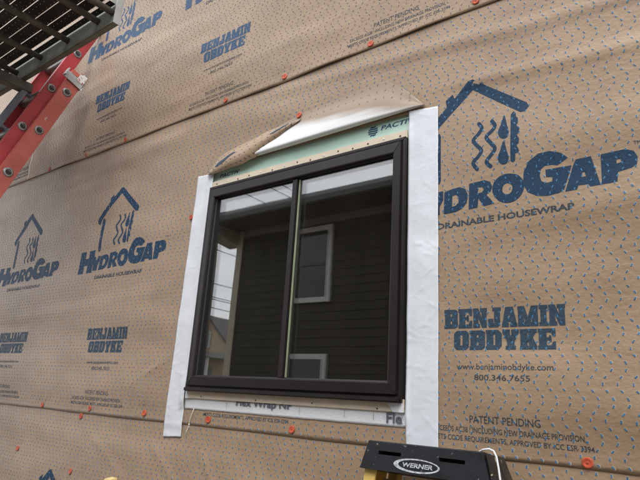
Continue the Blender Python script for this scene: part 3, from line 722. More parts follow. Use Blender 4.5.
for i in range(1, nS-1, 1):
    for j in range(1, nQ, 2):
        if (i+j) % 2: continue
        c = rows[i][j]; t = (rows[i+1][j]-rows[i][j]).normalized(); b = (rows[i][j+1]-rows[i][j]).normalized(); n = t.cross(b).normalized()
        if n.y > 0: n = -n
        l = (t*0.5+b*0.85).normalized()
        cd_.obox(c+n*0.0004, l, n, l.cross(n), .0036, .0006, .0015)
def onrow(a, b):
    i_ = max(0, min(nS-1, int(a))); j_ = max(0, min(nQ-1, int(b))); fa, fb = a-i_, b-j_
    return rows[i_][j_].lerp(rows[i_+1][j_], fa).lerp(rows[i_][j_+1].lerp(rows[i_+1][j_+1], fa), fb)
for outline in ([(4, 3.5), (7, 2.6), (10, 2.4), (14, 2.0), (14.6, 2.9), (11, 3.6), (8, 4.4), (5, 4.8)], [(25.5, 3.4), (28, 2.6), (31.2, 2.4), (31.8, 3.6), (29.4, 4.6), (27.0, 4.8)]):
    ol = smooth_closed(outline, 3); cx_ = sum(a for a, b in ol)/len(ol); cy_ = sum(b for a, b in ol)/len(ol); ck = MB(); vs_ = []
    for t in (0.01, .35, .7, 1.0): vs_ += [onrow(cx_+(a-cx_)*t, cy_+(b-cy_)*t)+Vector((0, -.0013, 0)) for a, b in ol]
    n_ = len(ol); ck.add(vs_, [(q*n_+k_, q*n_+(k_+1) % n_, (q+1)*n_+(k_+1) % n_, (q+1)*n_+k_) for q in range(3) for k_ in range(n_)])
    ck.build('printed_patch', M['ink_name'], wrap_mid, True)
d_ = cd_.build('spacer_dashes', M['dash_muted'], wrap_mid); d_['kind'] = 'stuff'
# faint dashes showing through on the brown right end of the flap
fd = MB()
for i in range(46, nX-2, 3):
    for j in range(12, nT, 3):
        if (i/nX)*0.9+max(0, (j/nT-.35)/.65) < 1.18: continue
        p = Vector(V[i*(nT+1)+j]); p2 = Vector(V[(i+1)*(nT+1)+j]); p3 = Vector(V[i*(nT+1)+j+1])
        if (p3-p).length < 0.002: continue
        t = (p2-p).normalized(); b = (p3-p).normalized(); n = t.cross(b).normalized()
        if n.y > 0: n = -n
        l = (t*(0.6 if (i//3+j//3) % 2 else -0.5)+b).normalized(); fd.obox(p+n*0.0003, l, n, l.cross(n), .0036, .0005, .0014)
if fd.v:
    M['dash_faint'] = mat('dull_spacer', (0.17, 0.15, 0.14), 0.6, var=0.1)
    d_ = fd.build('spacer_dashes', M['dash_faint'], wrap_mid); d_['kind'] = 'stuff'

# ---- lettering on the green foam board
yb = lambda x, z: np.full(np.shape(x), 0.0032)
gx, gz = 0.838, 1.0355
stripes = []
for k in range(-2, 3):
    zz = k*0.0078; hw2 = math.sqrt(max(0, 0.0190**2-zz**2))*1.05; e_ = .0027
    stripes.append(tri2d([[(gx-hw2, gz+zz-e_-.001), (gx-hw2*.3, gz+zz-e_+.0012), (gx+hw2*.4, gz+zz-e_-.0012), (gx+hw2, gz+zz-e_+.001), (gx+hw2, gz+zz+e_+.001), (gx+hw2*.4, gz+zz+e_-.0012), (gx-hw2*.3, gz+zz+e_+.0012), (gx-hw2, gz+zz+e_-.001)]]))
lay(merge(stripes), 'printed_logo', M['ink_green'], wall, yb)
lay(fit(text2d('PACTIV', offset=.02, shear=.2), .870, 1.000, 1.030, 1.0475), 'printed_text', M['ink_green'], wall, yb)
lay(fit(text2d('PACTIV', offset=.02, shear=.2), .060, .182, 1.0165, 1.0335), 'printed_text', M['ink_green'], wall, yb)
for c, x in (('P', .31), ('A', .40), ('C', .49), ('T', .62)): lay(fit(text2d(c, offset=.02, shear=.2), x, x+.016, .992, 1.0065), 'printed_text', M['ink_green'], wall, yb)

# ------------------------------------------------------------------ the window
win = empty('slider_window', (0.51, 0, 0.125))
tag(win, 'dark bronze two-pane window with slim centre stile set in the housewrap wall', 'window')
def ring(name, x0, x1, z0, z1, prof_l, prof_r, prof_b, prof_t, matl, parent, bevel=0.0012):
    """mitred four-piece frame; each profile is [(inset, y)...] closed"""
    spec = {'frame_jamb': (prof_l, 'l'), 'frame_jamb.': (prof_r, 'r'), 'frame_sill': (prof_b, 'b'), 'frame_head': (prof_t, 't')}
    for nm, (pf, sd_) in spec.items():
        n = len(pf); A = []; B = []
        for idx in range(n):
            i, y = pf[idx]; il, ir, ib, it = prof_l[idx][0], prof_r[idx][0], prof_b[idx][0], prof_t[idx][0]
            c = {'bl': (x0+il, y, z0+ib), 'tl': (x0+il, y, z1-it), 'br': (x1-ir, y, z0+ib), 'tr': (x1-ir, y, z1-it)}
            a, b = {'l': ('bl', 'tl'), 'r': ('br', 'tr'), 'b': ('bl', 'br'), 't': ('tl', 'tr')}[sd_]
            A.append(c[a]); B.append(c[b])
        mb = MB(); mb.add(A+B, [tuple(range(n)), tuple(range(2*n-1, n-1, -1))]+[(i, i+n, (i+1) % n+n, (i+1) % n) for i in range(n)])
        mb.build(nm.rstrip('.') if name is None else name, matl, parent, bevel=bevel)
FX0, FX1, FZ0, FZ1 = .035, .985, .125, .968
def pf(wd, lip): return [(0, .03), (0, -.024), (lip*.8, -.024), (lip, -.020), (lip+.003, -.020), (lip+.003, -.030), (wd-.004, -.032), (wd, -.029), (wd, .03)]
ring(None, FX0, FX1, FZ0, FZ1, pf(.045, .014), pf(.044, .012), pf(.058, .019), pf(.055, .013), M['bronze'], win)
# sill nose under the bottom member
MB().box(FX0+.004, FX1-.004, -.036, -.0245, FZ0+.001, FZ0+.0135).build('sill_nose', M['bronze'], win, bevel=.002)
GX0, GX1, GZ0, GZ1 = FX0+.045, FX1-.044, FZ0+.058, FZ1-.055
def bead(wd): return [(0, .028), (0, -.018), (wd, -.014), (wd, .028)]
ring('glazing_bead', GX0, GX1, GZ0, GZ1, bead(.003), bead(.003), bead(.003), bead(.003), M['gasket'], win, 0)
MX0, MX1 = .503, .528
st = MB(); st.box(MX0, MX1, -.022, -.006, GZ0+.001, GZ1-.001)
st.build('meeting_stile', M['bronze'], win, bevel=.0025)
MB().box(MX1-.008, MX1+.003, -.0055, .004, GZ0+.002, GZ1-.002).build('stile_edge', M['gasket'], win)
for (a, b, y, tilt) in ((GX0+.0005, MX0+.012, -.0105, .0006), (MX1-.012, GX1-.0005, -.0105, -.0004)):
    pz = MB(); pz.box(a, b, y, y+.003, GZ0+.0005, GZ1-.0005)
    pane = pz.build('pane', M['glass'], win)
    pz = MB(); pz.hexa([(a, y+.014, GZ0+.0005), (b, y+.014+tilt, GZ0+.0005), (b, y+.017+tilt, GZ0+.0005), (a, y+.017, GZ0+.0005), (a, y+.014+tilt, GZ1-.0005), (b, y+.014+2*tilt, GZ1-.0005), (b, y+.017+2*tilt, GZ1-.0005), (a, y+.017+tilt, GZ1-.0005)])
    pz.build('inner_pane', M['glass'], win)
sp_ = MB(); sp_.box(MX1+.004, MX1+.0085, -.0165, -.0112, GZ0+.004, GZ1-.006)  # thin pale green strip just right of the stile
sp_.build('stile_strip', M['spacer'], win)
# nail fin, showing above the head and under the sill
fin_t = MB(); fin_t.box(.018, .982, -.0085, -.0035, .955, 1.000); fin_t.build('nail_fin', M['fin'], win, bevel=.001)
fin_b = MB(); fin_b.box(.030, .990, -.0135, -.0075, .0985, .135); fin_b.build('nail_fin', M['fin'], win, bevel=.001)
gus = MB(); gus.prism([(.03, .0985), (.052, .0985), (.036, .124), (.03, .124)], 'y', -.0155, -.0137); gus.build('corner_gusset', M['tape_paper'], win)
gus = MB(); gus.prism([(.955, .0985), (.989, .0985), (.989, .124), (.935, .124)], 'y', -.0155, -.0137); gus.build('corner_gusset', M['tape_paper'], win)
for i, x in enumerate(np.linspace(.06, .955, 15)):
    bright = i in (1, 4, 6, 9, 13)
    MB().lathe([(0.0, .0016), (.0026, .0014), (.0036, 0.0), (.0036, -.001)], (x, -.0088, .985+.003*math.sin(i*2.1)), (0, -1, 0), 10).build('nail_head', M['nail_bright' if bright else 'nail_dark'], win)
for i, x in enumerate((.12, .28, .405, .53, .655, .78, .90, .952)):
    MB().lathe([(0.0, .0014), (.0022, .0012), (.0028, 0.0), (.0028, -.001)], (x, -.0138, .107+.003*math.sin(i*1.7)), (0, -1, 0), 10).build('nail_head', M['nail_bright' if i % 2 else 'nail_dark'], win)

# ------------------------------------------------------------------ flashing tapes
def tape(name, corners, nx, nz, yfun, matl, label, wob=0.0012, seed=1, thick=0.0009, edge=0.0012, group=None, ncr=0):
    """corners bl, br, tr, tl in (X, Z)"""
    r = np.random.RandomState(seed); bl, br, tr_, tl = [np.array(c) for c in corners]
    P = []
    k = [(r.uniform(10, 60), r.uniform(-40, 40), r.uniform(0, 6.28), r.uniform(.2, 1)) for _ in range(9)]
    creases = []
    for _ in range(ncr):
        u, v = r.uniform(0, 1), r.uniform(0, 1); q = (bl*(1-u)+br*u)*(1-v)+(tl*(1-u)+tr_*u)*v
        creases.append((q[0], q[1], r.choice([0.1, -.15, .7, -.6, 1.5])+r.normal(0, .15), r.uniform(.015, .05), r.uniform(.0002, .0009)))
    for i in range(nx+1):
        for j in range(nz+1):
            u, v = i/nx, j/nz
            q = (bl*(1-u)+br*u)*(1-v)+(tl*(1-u)+tr_*u)*v
            if i in (0, nx): q = q+np.array([r.normal(0, edge*.5), 0])
            if j in (0, nz): q = q+np.array([0, r.normal(0, edge*1.6)])
            wv = sum(c*math.sin(a*q[1]+b*q[0]+p_) for a, b, p_, c in k)/9
            cr = 0.0
            for (x_, z_, an, ln_, am) in creases:
                dx_, dz_ = q[0]-x_, q[1]-z_; al = dx_*math.cos(an)+dz_*math.sin(an); ac = -dx_*math.sin(an)+dz_*math.cos(an)
                if abs(al) < ln_ and abs(ac) < .02: cr += am*math.exp(-(ac/.0034)**2)*(1-(al/ln_)**2)
            P.append((q[0], yfun(q[0], q[1])-wob*(1+wv*2.0)-cr, q[1]))
    n = len(P); V = P+[(a, b+thick, c) for a, b, c in P]; Fc = []
    for i in range(nx):
        for j in range(nz):
            a = i*(nz+1)+j; Fc.append((a, a+nz+1, a+nz+2, a+1)); Fc.append((n+a, n+a+1, n+a+nz+2, n+a+nz+1))
    bd = [i*(nz+1) for i in range(nx+1)]+[nx*(nz+1)+j for j in range(1, nz+1)]+[i*(nz+1)+nz for i in range(nx-1, -1, -1)]+[j for j in range(nz-1, 0, -1)]
    for a, b in zip(bd, bd[1:]+bd[:1]): Fc.append((a, n+a, n+b, b))
    me = bpy.data.meshes.new(name); me.from_pydata(V, [], Fc)
    for p in me.polygons: p.use_smooth = len(p.vertices) == 4 and p.index < 2*nx*nz
    o = link(name, me, matl); tag(o, label, 'tape', group); return o
def y_wall(x, z):
    m_ = float(surf(1, x, max(z, 0.0))); l_ = float(surf(0, x, z)) if z < 0.1 else 0
    if z < 0.0:
        t = min(1, -z/0.03); t = t*t*(3-2*t); m_ = m_*(1-t)+l_*t
    return -(m_+0.0012)
def y_jamb(x, z):
    y = y_wall(x, z)
    wx = float(sm(-.02, .01, x)*(1-sm(.985, 1.01, x)))           # rides up over the nail fin
    wz = float(sm(.045, .095, z)*(1-sm(1.0, 1.03, z))); wl = float(1-sm(.13, .21, z))
    t_ = -.0093-.0052*wl
    if y > t_: y = y+(t_-y)*wx*wz
    return y
gt = 'white flashing tapes round the window'
tape('flashing_tape', ((-.086, -.054), (.022, -.046), (.034, 1.040), (-.072, 1.046)), 20, 220, y_jamb, M['tape'], 'white flashing tape strip along the left side of the dark window', seed=2, wob=.0020, group=gt, ncr=46, edge=.00035)
tape('flashing_tape', ((.9955, -.02), (1.0945, -.026), (1.0915, 1.054), (.9865, 1.066)), 20, 220, y_jamb, M['tape'], 'white flashing tape strip along the right side of the dark window, above the black cap', seed=3, wob=.0022, group=gt, ncr=52, edge=.00035)
ft = tape('flashing_tape', ((.022, .058), (.9965, .0575), (.9965, .104), (.022, .104)), 90, 6, lambda x, z: y_wall(x, z), M['tape_paper'], 'thin white printed flashing strip lying under the window sill', seed=4, wob=.0006, edge=.0003, group=gt)
yt = lambda x, z: np.array([y_wall(a, b)-.0032 for a, b in zip(x, z)])
lay(fit(text2d('Flex Wrap NF', offset=.022), .306, .566, .077, .1065), 'printed_text', M['tape_ink'], ft, yt, cell=.03)
lay(fit(text2d('Flex', offset=.022), .930, 1.008, .0665, .096), 'printed_text', M['tape_ink'], ft, yt, cell=.03, xcut=((1, .984),))
for x in (.257, .6, .78, .885): lay(tri2d([rect(x, x+.0012, .072, .094)]), 'printed_tick', M['frieze'], ft, yt)

# ------------------------------------------------------------------ orange cap nails
cap_me = MB().lathe([(.0001, .0016), (.0030, .0016), (.0042, .0012), (.0060, .0016), (.0090, .0022), (.0112, .0023), (.0122, .0017), (.0126, .0006), (.0126, -.0008), (.0100, -.0012)], (0, 0, 0), (0, -1, 0), 22).mesh('cap', True)
cap_me.materials.append(M['orange'])
head_me = MB().lathe([(.0001, .0010), (.0022, .0009), (.0029, .0003), (.0029, -.0012)], (0, 0, 0), (0, -1, 0), 12).mesh('nail_head', True)
head_me.materials.append(M['nail_cap'])
def cap_nail(x, z, d, label):
    t = empty('cap_nail', (x, -d, z)); tag(t, label, 'cap nail', 'orange plastic cap nails holding the housewrap')
    a = bpy.data.objects.new('cap', cap_me); COL.objects.link(a); a.parent = t
    a.rotation_euler = (random.uniform(-.16, .16), 0, random.uniform(-.16, .16))
    b = bpy.data.objects.new('nail_head', head_me); COL.objects.link(b); b.parent = t; b.location = (0, -.0014, 0)
for x, z, k, lb in NAILS: cap_nail(x, z, float(surf(k, x, z))+.0022, lb)
cap_nail(.503, 1.186, float(surf(1, .503, 1.186))+.0085, 'orange cap nail pinning the folded wrap flap above the window')

# hanging string
sx = [(.0830, .062), (.0795, .046), (.072, .030), (.066, .014), (.0625, .002), (.060, -.008), (.0545, -.022), (.050, -.034)]
sm_ = MB(); pts = [(x, -(max(float(surf(1, x, max(z, 0))), float(surf(0, x, z)))+.004+.003*math.sin(i)), z) for i, (x, z) in enumerate(sx)]
sm_.tube(pts, .0016, 7)
st_o = sm_.build('string', M['string'], None, True); tag(st_o, 'short frayed cream string hanging below the left end of the sill tape', 'string')
MB().lathe([(.0001, -.004), (.0030, -.0025), (.0036, 0), (.0026, .003), (.0001, .0042)], pts[4], (0.2, 0, 1), 8).build('knot', M['string'], st_o, True)
for dx in (-.004, .005):
    MB().tube([pts[4], (pts[4][0]+dx, pts[4][1]-.002, pts[4][2]-.008), (pts[4][0]+dx*1.6, pts[4][1], pts[4][2]-.013)], .0007, 5).build('frayed_end', M['string'], st_o)

# ------------------------------------------------------------------ red extension ladder leaning on the wall
LN = R(20); ld = Vector((0, math.sin(LN), math.cos(LN))); ln = Vector((0, -math.cos(LN), math.sin(LN))); lx = Vector((1, 0, 0))
lad = empty('extension_ladder', (-1.38, -1.4, GROUND)); tag(lad, 'red fibreglass extension ladder with hollow rungs leaning on the wall', 'ladder')
def rail(org, x, u0, u1, hw, inward, matl, label=None):
    """C channel: web facing outwards, flanges turned inwards"""
    t, fl_ = .005, .030; mb = MB()
    w_ = [(-hw, 0), (hw, 0), (hw, fl_), (hw-t, fl_), (hw-t, t), (-hw+t, t), (-hw+t, fl_), (-hw, fl_)]
    A = [Vector((x, 0, 0))+org+ld*u0+ln*a+lx*(b*inward) for a, b in w_]; B = [p+ld*(u1-u0) for p in A]; n = len(w_)
    mb.add(A+B, [(0, 1, 4, 5), (1, 2, 3, 4), (5, 6, 7, 0), tuple(n+i for i in (5, 4, 1, 0)), tuple(n+i for i in (4, 3, 2, 1)), tuple(n+i for i in (0, 7, 6, 5))]+[(i, i+n, (i+1) % n+n, (i+1) % n) for i in range(n)])
    o = mb.build('side_rail', matl, lad, bevel=.0015)
    if label: o['label'] = label
    return o
ob = Vector((0, -.372, 1.158)); of = Vector((0, -.338, 1.448))
ub0 = (GROUND-1.158)/ld.z
LW = .44
rail(ob, -1.150, ub0+.03, .765, .043, -1, M['red'], 'lighter red rail nearest the wall'); rail(ob, -1.150-LW, ub0+.03, .765, .043, 1, M['red'])
rail(of, -1.192, -2.0, .86, .036, -1, M['red_shaded'], 'red rail of the upper section, darkened in colour for shade'); rail(of, -1.192-LW+.084, -2.0, .86, .036, 1, M['red_shaded'])
def rung(c, xa, xb, r):
    p0, p1 = Vector((xa, c.y, c.z)), Vector((xb, c.y, c.z)); mb = MB(); n = 14
    def dsec(x, rr):      # D section: flat tread on top
        q = []
        for k in range(n):
            a = 2*math.pi*k/n; v = math.sin(a); q.append(Vector((x, c.y, c.z))+ln*(math.cos(a)*rr*1.1)+ld*(min(v, .55)*rr))
        return q
    A, B, A2, B2 = dsec(xa, r), dsec(xb, r), dsec(xa, r*.76), dsec(xb, r*.76)
    mb.add(A+B+A2+B2, [(k, (k+1) % n, n+(k+1) % n, n+k) for k in range(n)]+[(2*n+k, 3*n+k, 3*n+(k+1) % n, 2*n+(k+1) % n) for k in range(n)]
           + [(k, 2*n+k, 2*n+(k+1) % n, (k+1) % n) for k in range(n)]+[(n+k, n+(k+1) % n, 3*n+(k+1) % n, 3*n+k) for k in range(n)])
    o = mb.build('rung', M['rim'], lad)
    # swaged rim outside the rail, and a dark disc painted as the shade inside the tube
    MB().lathe([(r*.78, .006), (r*.98, .0065), (r*1.28, .003), (r*1.30, -.001)], p1-lx*.004, (1, 0, 0), 18).build('rung_rim', M['rim'], o, True)
    MB().lathe([(.0001, 0), (r*.82, 0), (r*.82, -.002)], p1-lx*.0012, (1, 0, 0), 16).build('rung_shade', M['hollow'], o)
for k in range(-9, 3): rung(ob+ld*(.305*k), -1.150-LW-.002, -1.147, .0205)
for k in range(-6, 3): rung(of+ld*(.305*k), -1.192-LW+.082, -1.189, .0200)
# aluminium guide bracket round the top of the lower section, worn sticker on it
gb = MB(); uc = .705
gb.obox(Vector((-1.1445, 0, 0))+ob+ld*uc+ln*.012, lx, ln, ld, .003, .062, .026)
gb.obox(Vector((-1.165, 0, 0))+ob+ld*uc+ln*-.0475, lx, ln, ld, .0235, .0025, .026)
gb.obox(Vector((-1.128, 0, 0))+ob+ld*uc+ln*.070, lx, ln, ld, .012, .0035, .026)
gb.build('guide_bracket', M['alu'], lad, bevel=.0015)
MB().obox(Vector((-1.1405, 0, 0))+ob+ld*(uc+.040)+ln*-.022, lx, ln, ld, .0012, .022, .030).build('worn_sticker', M['sticker'], lad)

# ------------------------------------------------------------------ scaffold plank seen from below
pl = empty('scaffold_plank', (-1.6, -.55, 1.81)); tag(pl, 'dark slatted aluminium scaffold plank overhead at top left', 'scaffold plank')
PX1, PX0, PZ = -.452, -3.6, 1.808
def beam(y0, y1, flip):
    t = .004; mb = MB()
    pr = [(y0, PZ), (y1, PZ), (y1, PZ+.15), (y0, PZ+.15)]
    mb.prism(pr, 'x', PX0, PX1)
    return mb.build('side_beam', M['alu_dull'], pl, bevel=.003)
beam(-.330, -.300, 1); beam(-.86, -.83, -1)
MB().box(PX1+.0006, PX1+.004, -.334, -.296, PZ-.003, PZ+.152).build('end_cap', M['alu'], pl, bevel=.001)
MB().box(PX1+.0006, PX1+.004, -.864, -.826, PZ-.003, PZ+.152).build('end_cap', M['alu'], pl, bevel=.001)
x = PX1-.02; first = True
rx = [-.475, -.60]+[-.60-.285*k for k in range(1, 11)]
for x in rx:
    if x > PX0+.05: MB().tube([(x, -.3295, PZ+.062), (x, -.8305, PZ+.062)], .0165, 14).build('rung', M['tube_dark'], pl, True)
ys = -.372
MB().box(PX0+.01, PX1-.004, -.366, -.3345, PZ+.100, PZ+.1012).build('deck_slat', M['slat'], pl)
k = 0
while ys-.061 > -.83:
    a = ys-.0085 if k == 0 else ys-.0038
    o = MB().box(PX0+.01, PX1-.004, ys-.064+.0005, a, PZ+.100, PZ+.1012).build('deck_slat', M['slat'], pl)
    ys -= .064; k += 1

# ladder jack under the plank
jk = empty('ladder_jack', (-1.40, -.4, 1.2)); tag(jk, 'blue-grey steel ladder jack holding the plank on the red ladder', 'ladder jack')
jx = -1.40
v0 = of+ld*-.62+ln*.062; v1 = of+ld*.325+ln*.062
sp1 = MB(); sp1.obox((jx, (v0.y+v1.y)/2, (v0.z+v1.z)/2), lx, ln, ld, .024, .016, (v1-v0).length/2); sp1.build('spine', M['jack'], jk, bevel=.002)
MB().box(jx-.030, jx+.030, -.90, -.26, PZ-.062, PZ-.004).build('support_arm', M['tube_dark'], jk, bevel=.004)
bs = Vector((jx, -.86, PZ-.07)); be = Vector((jx, v0.y-.01, v0.z+.05)); bd = (be-bs).normalized()
MB().obox((bs+be)/2, lx, bd.cross(lx), bd, .014, .014, (be-bs).length/2).build('brace', M['jack'], jk, bevel=.002)
for u in (-.58, -.275, .03, .30):
    c = of+ld*u+ln*.030
    MB().obox((jx, c.y, c.z), lx, ln, ld, .016, .030, .010).build('hook', M['jack'], jk, bevel=.002)

# ------------------------------------------------------------------ step ladder folded against the wall (black cap, yellow rails)
sl_ = empty('step_ladder', (1.12, -.4, GROUND)); tag(sl_, 'yellow step ladder with black plastic cap leaning below the right tape', 'step ladder')
TL_ = R(9); tz = Vector((0, math.sin(TL_), math.cos(TL_))); ty = Vector((0, math.cos(TL_), -math.sin(TL_)))   # up the ladder, into the wall
c0 = Vector((1.119, -.150, .0215))         # top edge of the front face, middle
def cp(a, d, h): return c0+lx*a+ty*d+tz*h   # across, depth, up
capm = MB(); HW = .158; HT = -.0685
xs = [-HW, -.119, -.055, .046, .110, HW]; zs = [HT, -.030, -.021, 0.0]
def fx(a, h): return a*(1+.115*(h/HT))
def P_(a, d, h): return tuple(cp(fx(a, h), d, h))
slots = {(1, 1), (3, 1)}
for i in range(5):
    for j in range(3):
        q = [(xs[i], zs[j]), (xs[i+1], zs[j]), (xs[i+1], zs[j+1]), (xs[i], zs[j+1])]
        if (i, j) in slots:
            V4 = [P_(a, 0, h) for a, h in q]; W4 = [P_(a, .03, h) for a, h in q]
            capm.add(V4+W4, [(4, 5, 6, 7)]+[(m_, (m_+1) % 4, 4+(m_+1) % 4, 4+m_) for m_ in range(4)])
        else: capm.add([P_(a, 0, h) for a, h in q], [(0, 1, 2, 3)])
D_ = .118
for i in range(5):   # top and underside
    capm.add([P_(xs[i], 0, 0), P_(xs[i+1], 0, 0), P_(xs[i+1], .004, .003), P_(xs[i], .004, .003)], [(0, 1, 2, 3)])
    capm.add([P_(xs[i], .004, .003), P_(xs[i+1], .004, .003), P_(xs[i+1], D_, .003), P_(xs[i], D_, .003)], [(0, 1, 2, 3)])
    capm.add([P_(xs[i], 0, HT), P_(xs[i+1], 0, HT), P_(xs[i+1], D_, HT), P_(xs[i], D_, HT)], [(3, 2, 1, 0)])
for a in (-HW, HW):
    for j in range(3): capm.add([P_(a, 0, zs[j]), P_(a, 0, zs[j+1]), P_(a, D_, zs[j+1]), P_(a, D_, zs[j])], [(0, 1, 2, 3)])
    capm.add([P_(a, 0, 0), P_(a, .004, .003), P_(a, D_, .003), P_(a, D_, 0)], [(0, 1, 2, 3)])
capm.add([P_(-HW, D_, HT), P_(HW, D_, HT), P_(HW, D_, .003), P_(-HW, D_, .003)], [(0, 1, 2, 3)])
capm.build('cap', M['black'], sl_)
cap_o = [o for o in COL.objects if o.parent is sl_][0]
# raised rim along the top and the dirty side bracket
sb_ = MB()
for k_, (d0, d1, h0) in enumerate(((.006, .052, .001), (.058, .116, .004))):
    a0, a1 = HW*1.0+.002, HW*1.0+.010
    sb_.hexa([P_(a0, d0, -.16), P_(a1+.022, d0, -.16), P_(a1+.022, d1, -.16), P_(a0, d1, -.16), P_(a0, d0, h0), P_(a1, d0, h0), P_(a1, d1, h0), P_(a0, d1, h0)])
sb_.build('side_bracket', M['black_dirty'], sl_, bevel=.003)
# logo: white oval with the lettering
lg = MB()
def onface(vf, name, matl, parent, off):
    me = bpy.data.meshes.new(name); me.from_pydata([tuple(cp(x, -off, z)) for x, z in vf[0]], [], vf[1]); return link(name, me, matl, parent)
lc, lz = -.012, -.0475
oval = tri2d([ell(lc, lz, .064, .0165, 40), ell(lc+.004, lz+.0005, .0545, .0130, 40)[::-1]])
onface(oval, 'oval_logo', M['white_print'], cap_o, .0008)
onface(fit(text2d('WERNER', offset=.03, shear=.15), lc-.038, lc+.045, lz-.0050, lz+.0058), 'printed_text', M['white_print'], cap_o, .0008)
L_sl = (c0.z+HT-GROUND)/tz.z
for sgn in (-1, 1):
    top = cp(sgn*.150, .012, HT+.012); bot = cp(sgn*.250, .012, -L_sl-.06); ax_ = (top-bot).normalized(); sx_ = ax_.cross(ty).normalized()
    mb = MB()
    for o_, hx_, hy_ in ((Vector((0, 0, 0))+ty*.004, .017, .0025), (ty*.030-lx*(sgn*-.0145), .0025, .028), (ty*.056, .017, .0025)):
        mb.obox((top+bot)/2+o_, sx_, ty, ax_, hx_, hy_, (top-bot).length/2)
    mb.build('front_rail', M['yellow'], sl_)
    top2 = cp(sgn*.118, .090, HT+.012); bot2 = cp(sgn*.215, .090, -L_sl-.04); ax2 = (top2-bot2).normalized()
    MB().obox((top2+bot2)/2, ax2.cross(ty).normalized(), ty, ax2, .013, .014, (top2-bot2).length/2).build('rear_rail', M['yellow'], sl_)
for k_ in range(5):
    h = -.33-.285*k_; wd = .150+.100*(-h/1.7)-.022
    MB().obox(cp(0, .034, h), lx, ty, tz, wd, .034, .008).build('step', M['step'], sl_, bevel=.002)
MB().obox(cp(0, .060, HT-.03), lx, ty, tz, .125, .02, .014).build('top_brace', M['step'], sl_)

# white bent wire over the ladder cap
wp = [(477, 455.5, -.120), (479, 452.2, -.130), (483, 449.7, -.145), (489, 448.9, -.14), (493.5, 451, -.14), (496.5, 457, -.142), (498.5, 468, -.147), (500.5, 482, -.152), (502.5, 498, -.156), (504, 520, -.16)]
MBw = MB(); MBw.tube([P3(*q) for q in wp], .0023, 9)
tag(MBw.build('bent_wire', M['wire_white'], None, True), 'white bent wire hooked over the right end of the black ladder cap', 'wire')

# pale board standing at the wall
lb = MB(); bx, bz = -.338, -.232
lb.hexa([(bx-.020, -.26, GROUND), (bx+.020, -.26, GROUND), (bx+.020, -.22, GROUND), (bx-.020, -.22, GROUND), (bx-.020, -.058, bz-.004), (bx+.020, -.058, bz-.006), (bx+.020, -.020, bz), (bx-.020, -.020, bz+.001)])
tag(lb.build('board', M['lumber'], None, bevel=.003), 'top of a pale yellow board leaning on the wall at the bottom edge', 'board')

# ------------------------------------------------------------------ the neighbouring house across the yard (seen in the glass)
NY = -5.0
nb = empty('neighbour_house', (1.5, NY, GROUND)); tag(nb, 'dark olive clapboard house with beige corner trim reflected in the window', 'house')
NX0, NX1 = -4.95, 7.5; NZ = 2.87
MB().box(NX0, NX1, NY-7.5, NY-.005, GROUND-.02, NZ).build('wall', M['siding'], nb)
cb = MB(); hgt = .125
cb.prism([(0, 0), (.014, 0), (.004, hgt+.012), (0, hgt+.012)], 'x', NX0+.002, NX1)
cbm = cb.mesh('clapboard'); cbm.materials.append(M['siding'])
z = GROUND+.05
while z < NZ-.1:
    o = bpy.data.objects.new('clapboard', cbm); COL.objects.link(o); o.parent = nb; o.matrix_parent_inverse = Matrix.Translation(-Vector(nb.location)); o.location = (0, NY, z)
    z += hgt
MB().box(NX0-.14, NX0+.001, NY-.10, NY+.030, GROUND, NZ).build('corner_trim', M['trim'], nb, bevel=.004)
MB().box(NX0, NX1, NY-.004, NY+.030, NZ-.115, NZ-.001).build('frieze_board', M['frieze'], nb, bevel=.003)
OV = .62
MB().box(NX0-.45, NX1, NY-.1, NY+OV, NZ, NZ+.03).build('soffit', M['soffit'], nb)
MB().box(NX0-.46, NX1, NY+OV+.001, NY+OV+.025, NZ-.035, NZ+.075).build('fascia', M['soffit'], nb)
gtr = MB(); gtr.prism([(NY+OV+.026, NZ-.03), (NY+OV+.085, NZ-.03), (NY+OV+.125, NZ+.025), (NY+OV+.125, NZ+.082), (NY+OV+.118, NZ+.082), (NY+OV+.118, NZ+.03), (NY+OV+.08, NZ-.022), (NY+OV+.026, NZ-.022)], 'x', NX0-.46, NX1)
gtr.build('gutter', M['gutter'], nb)
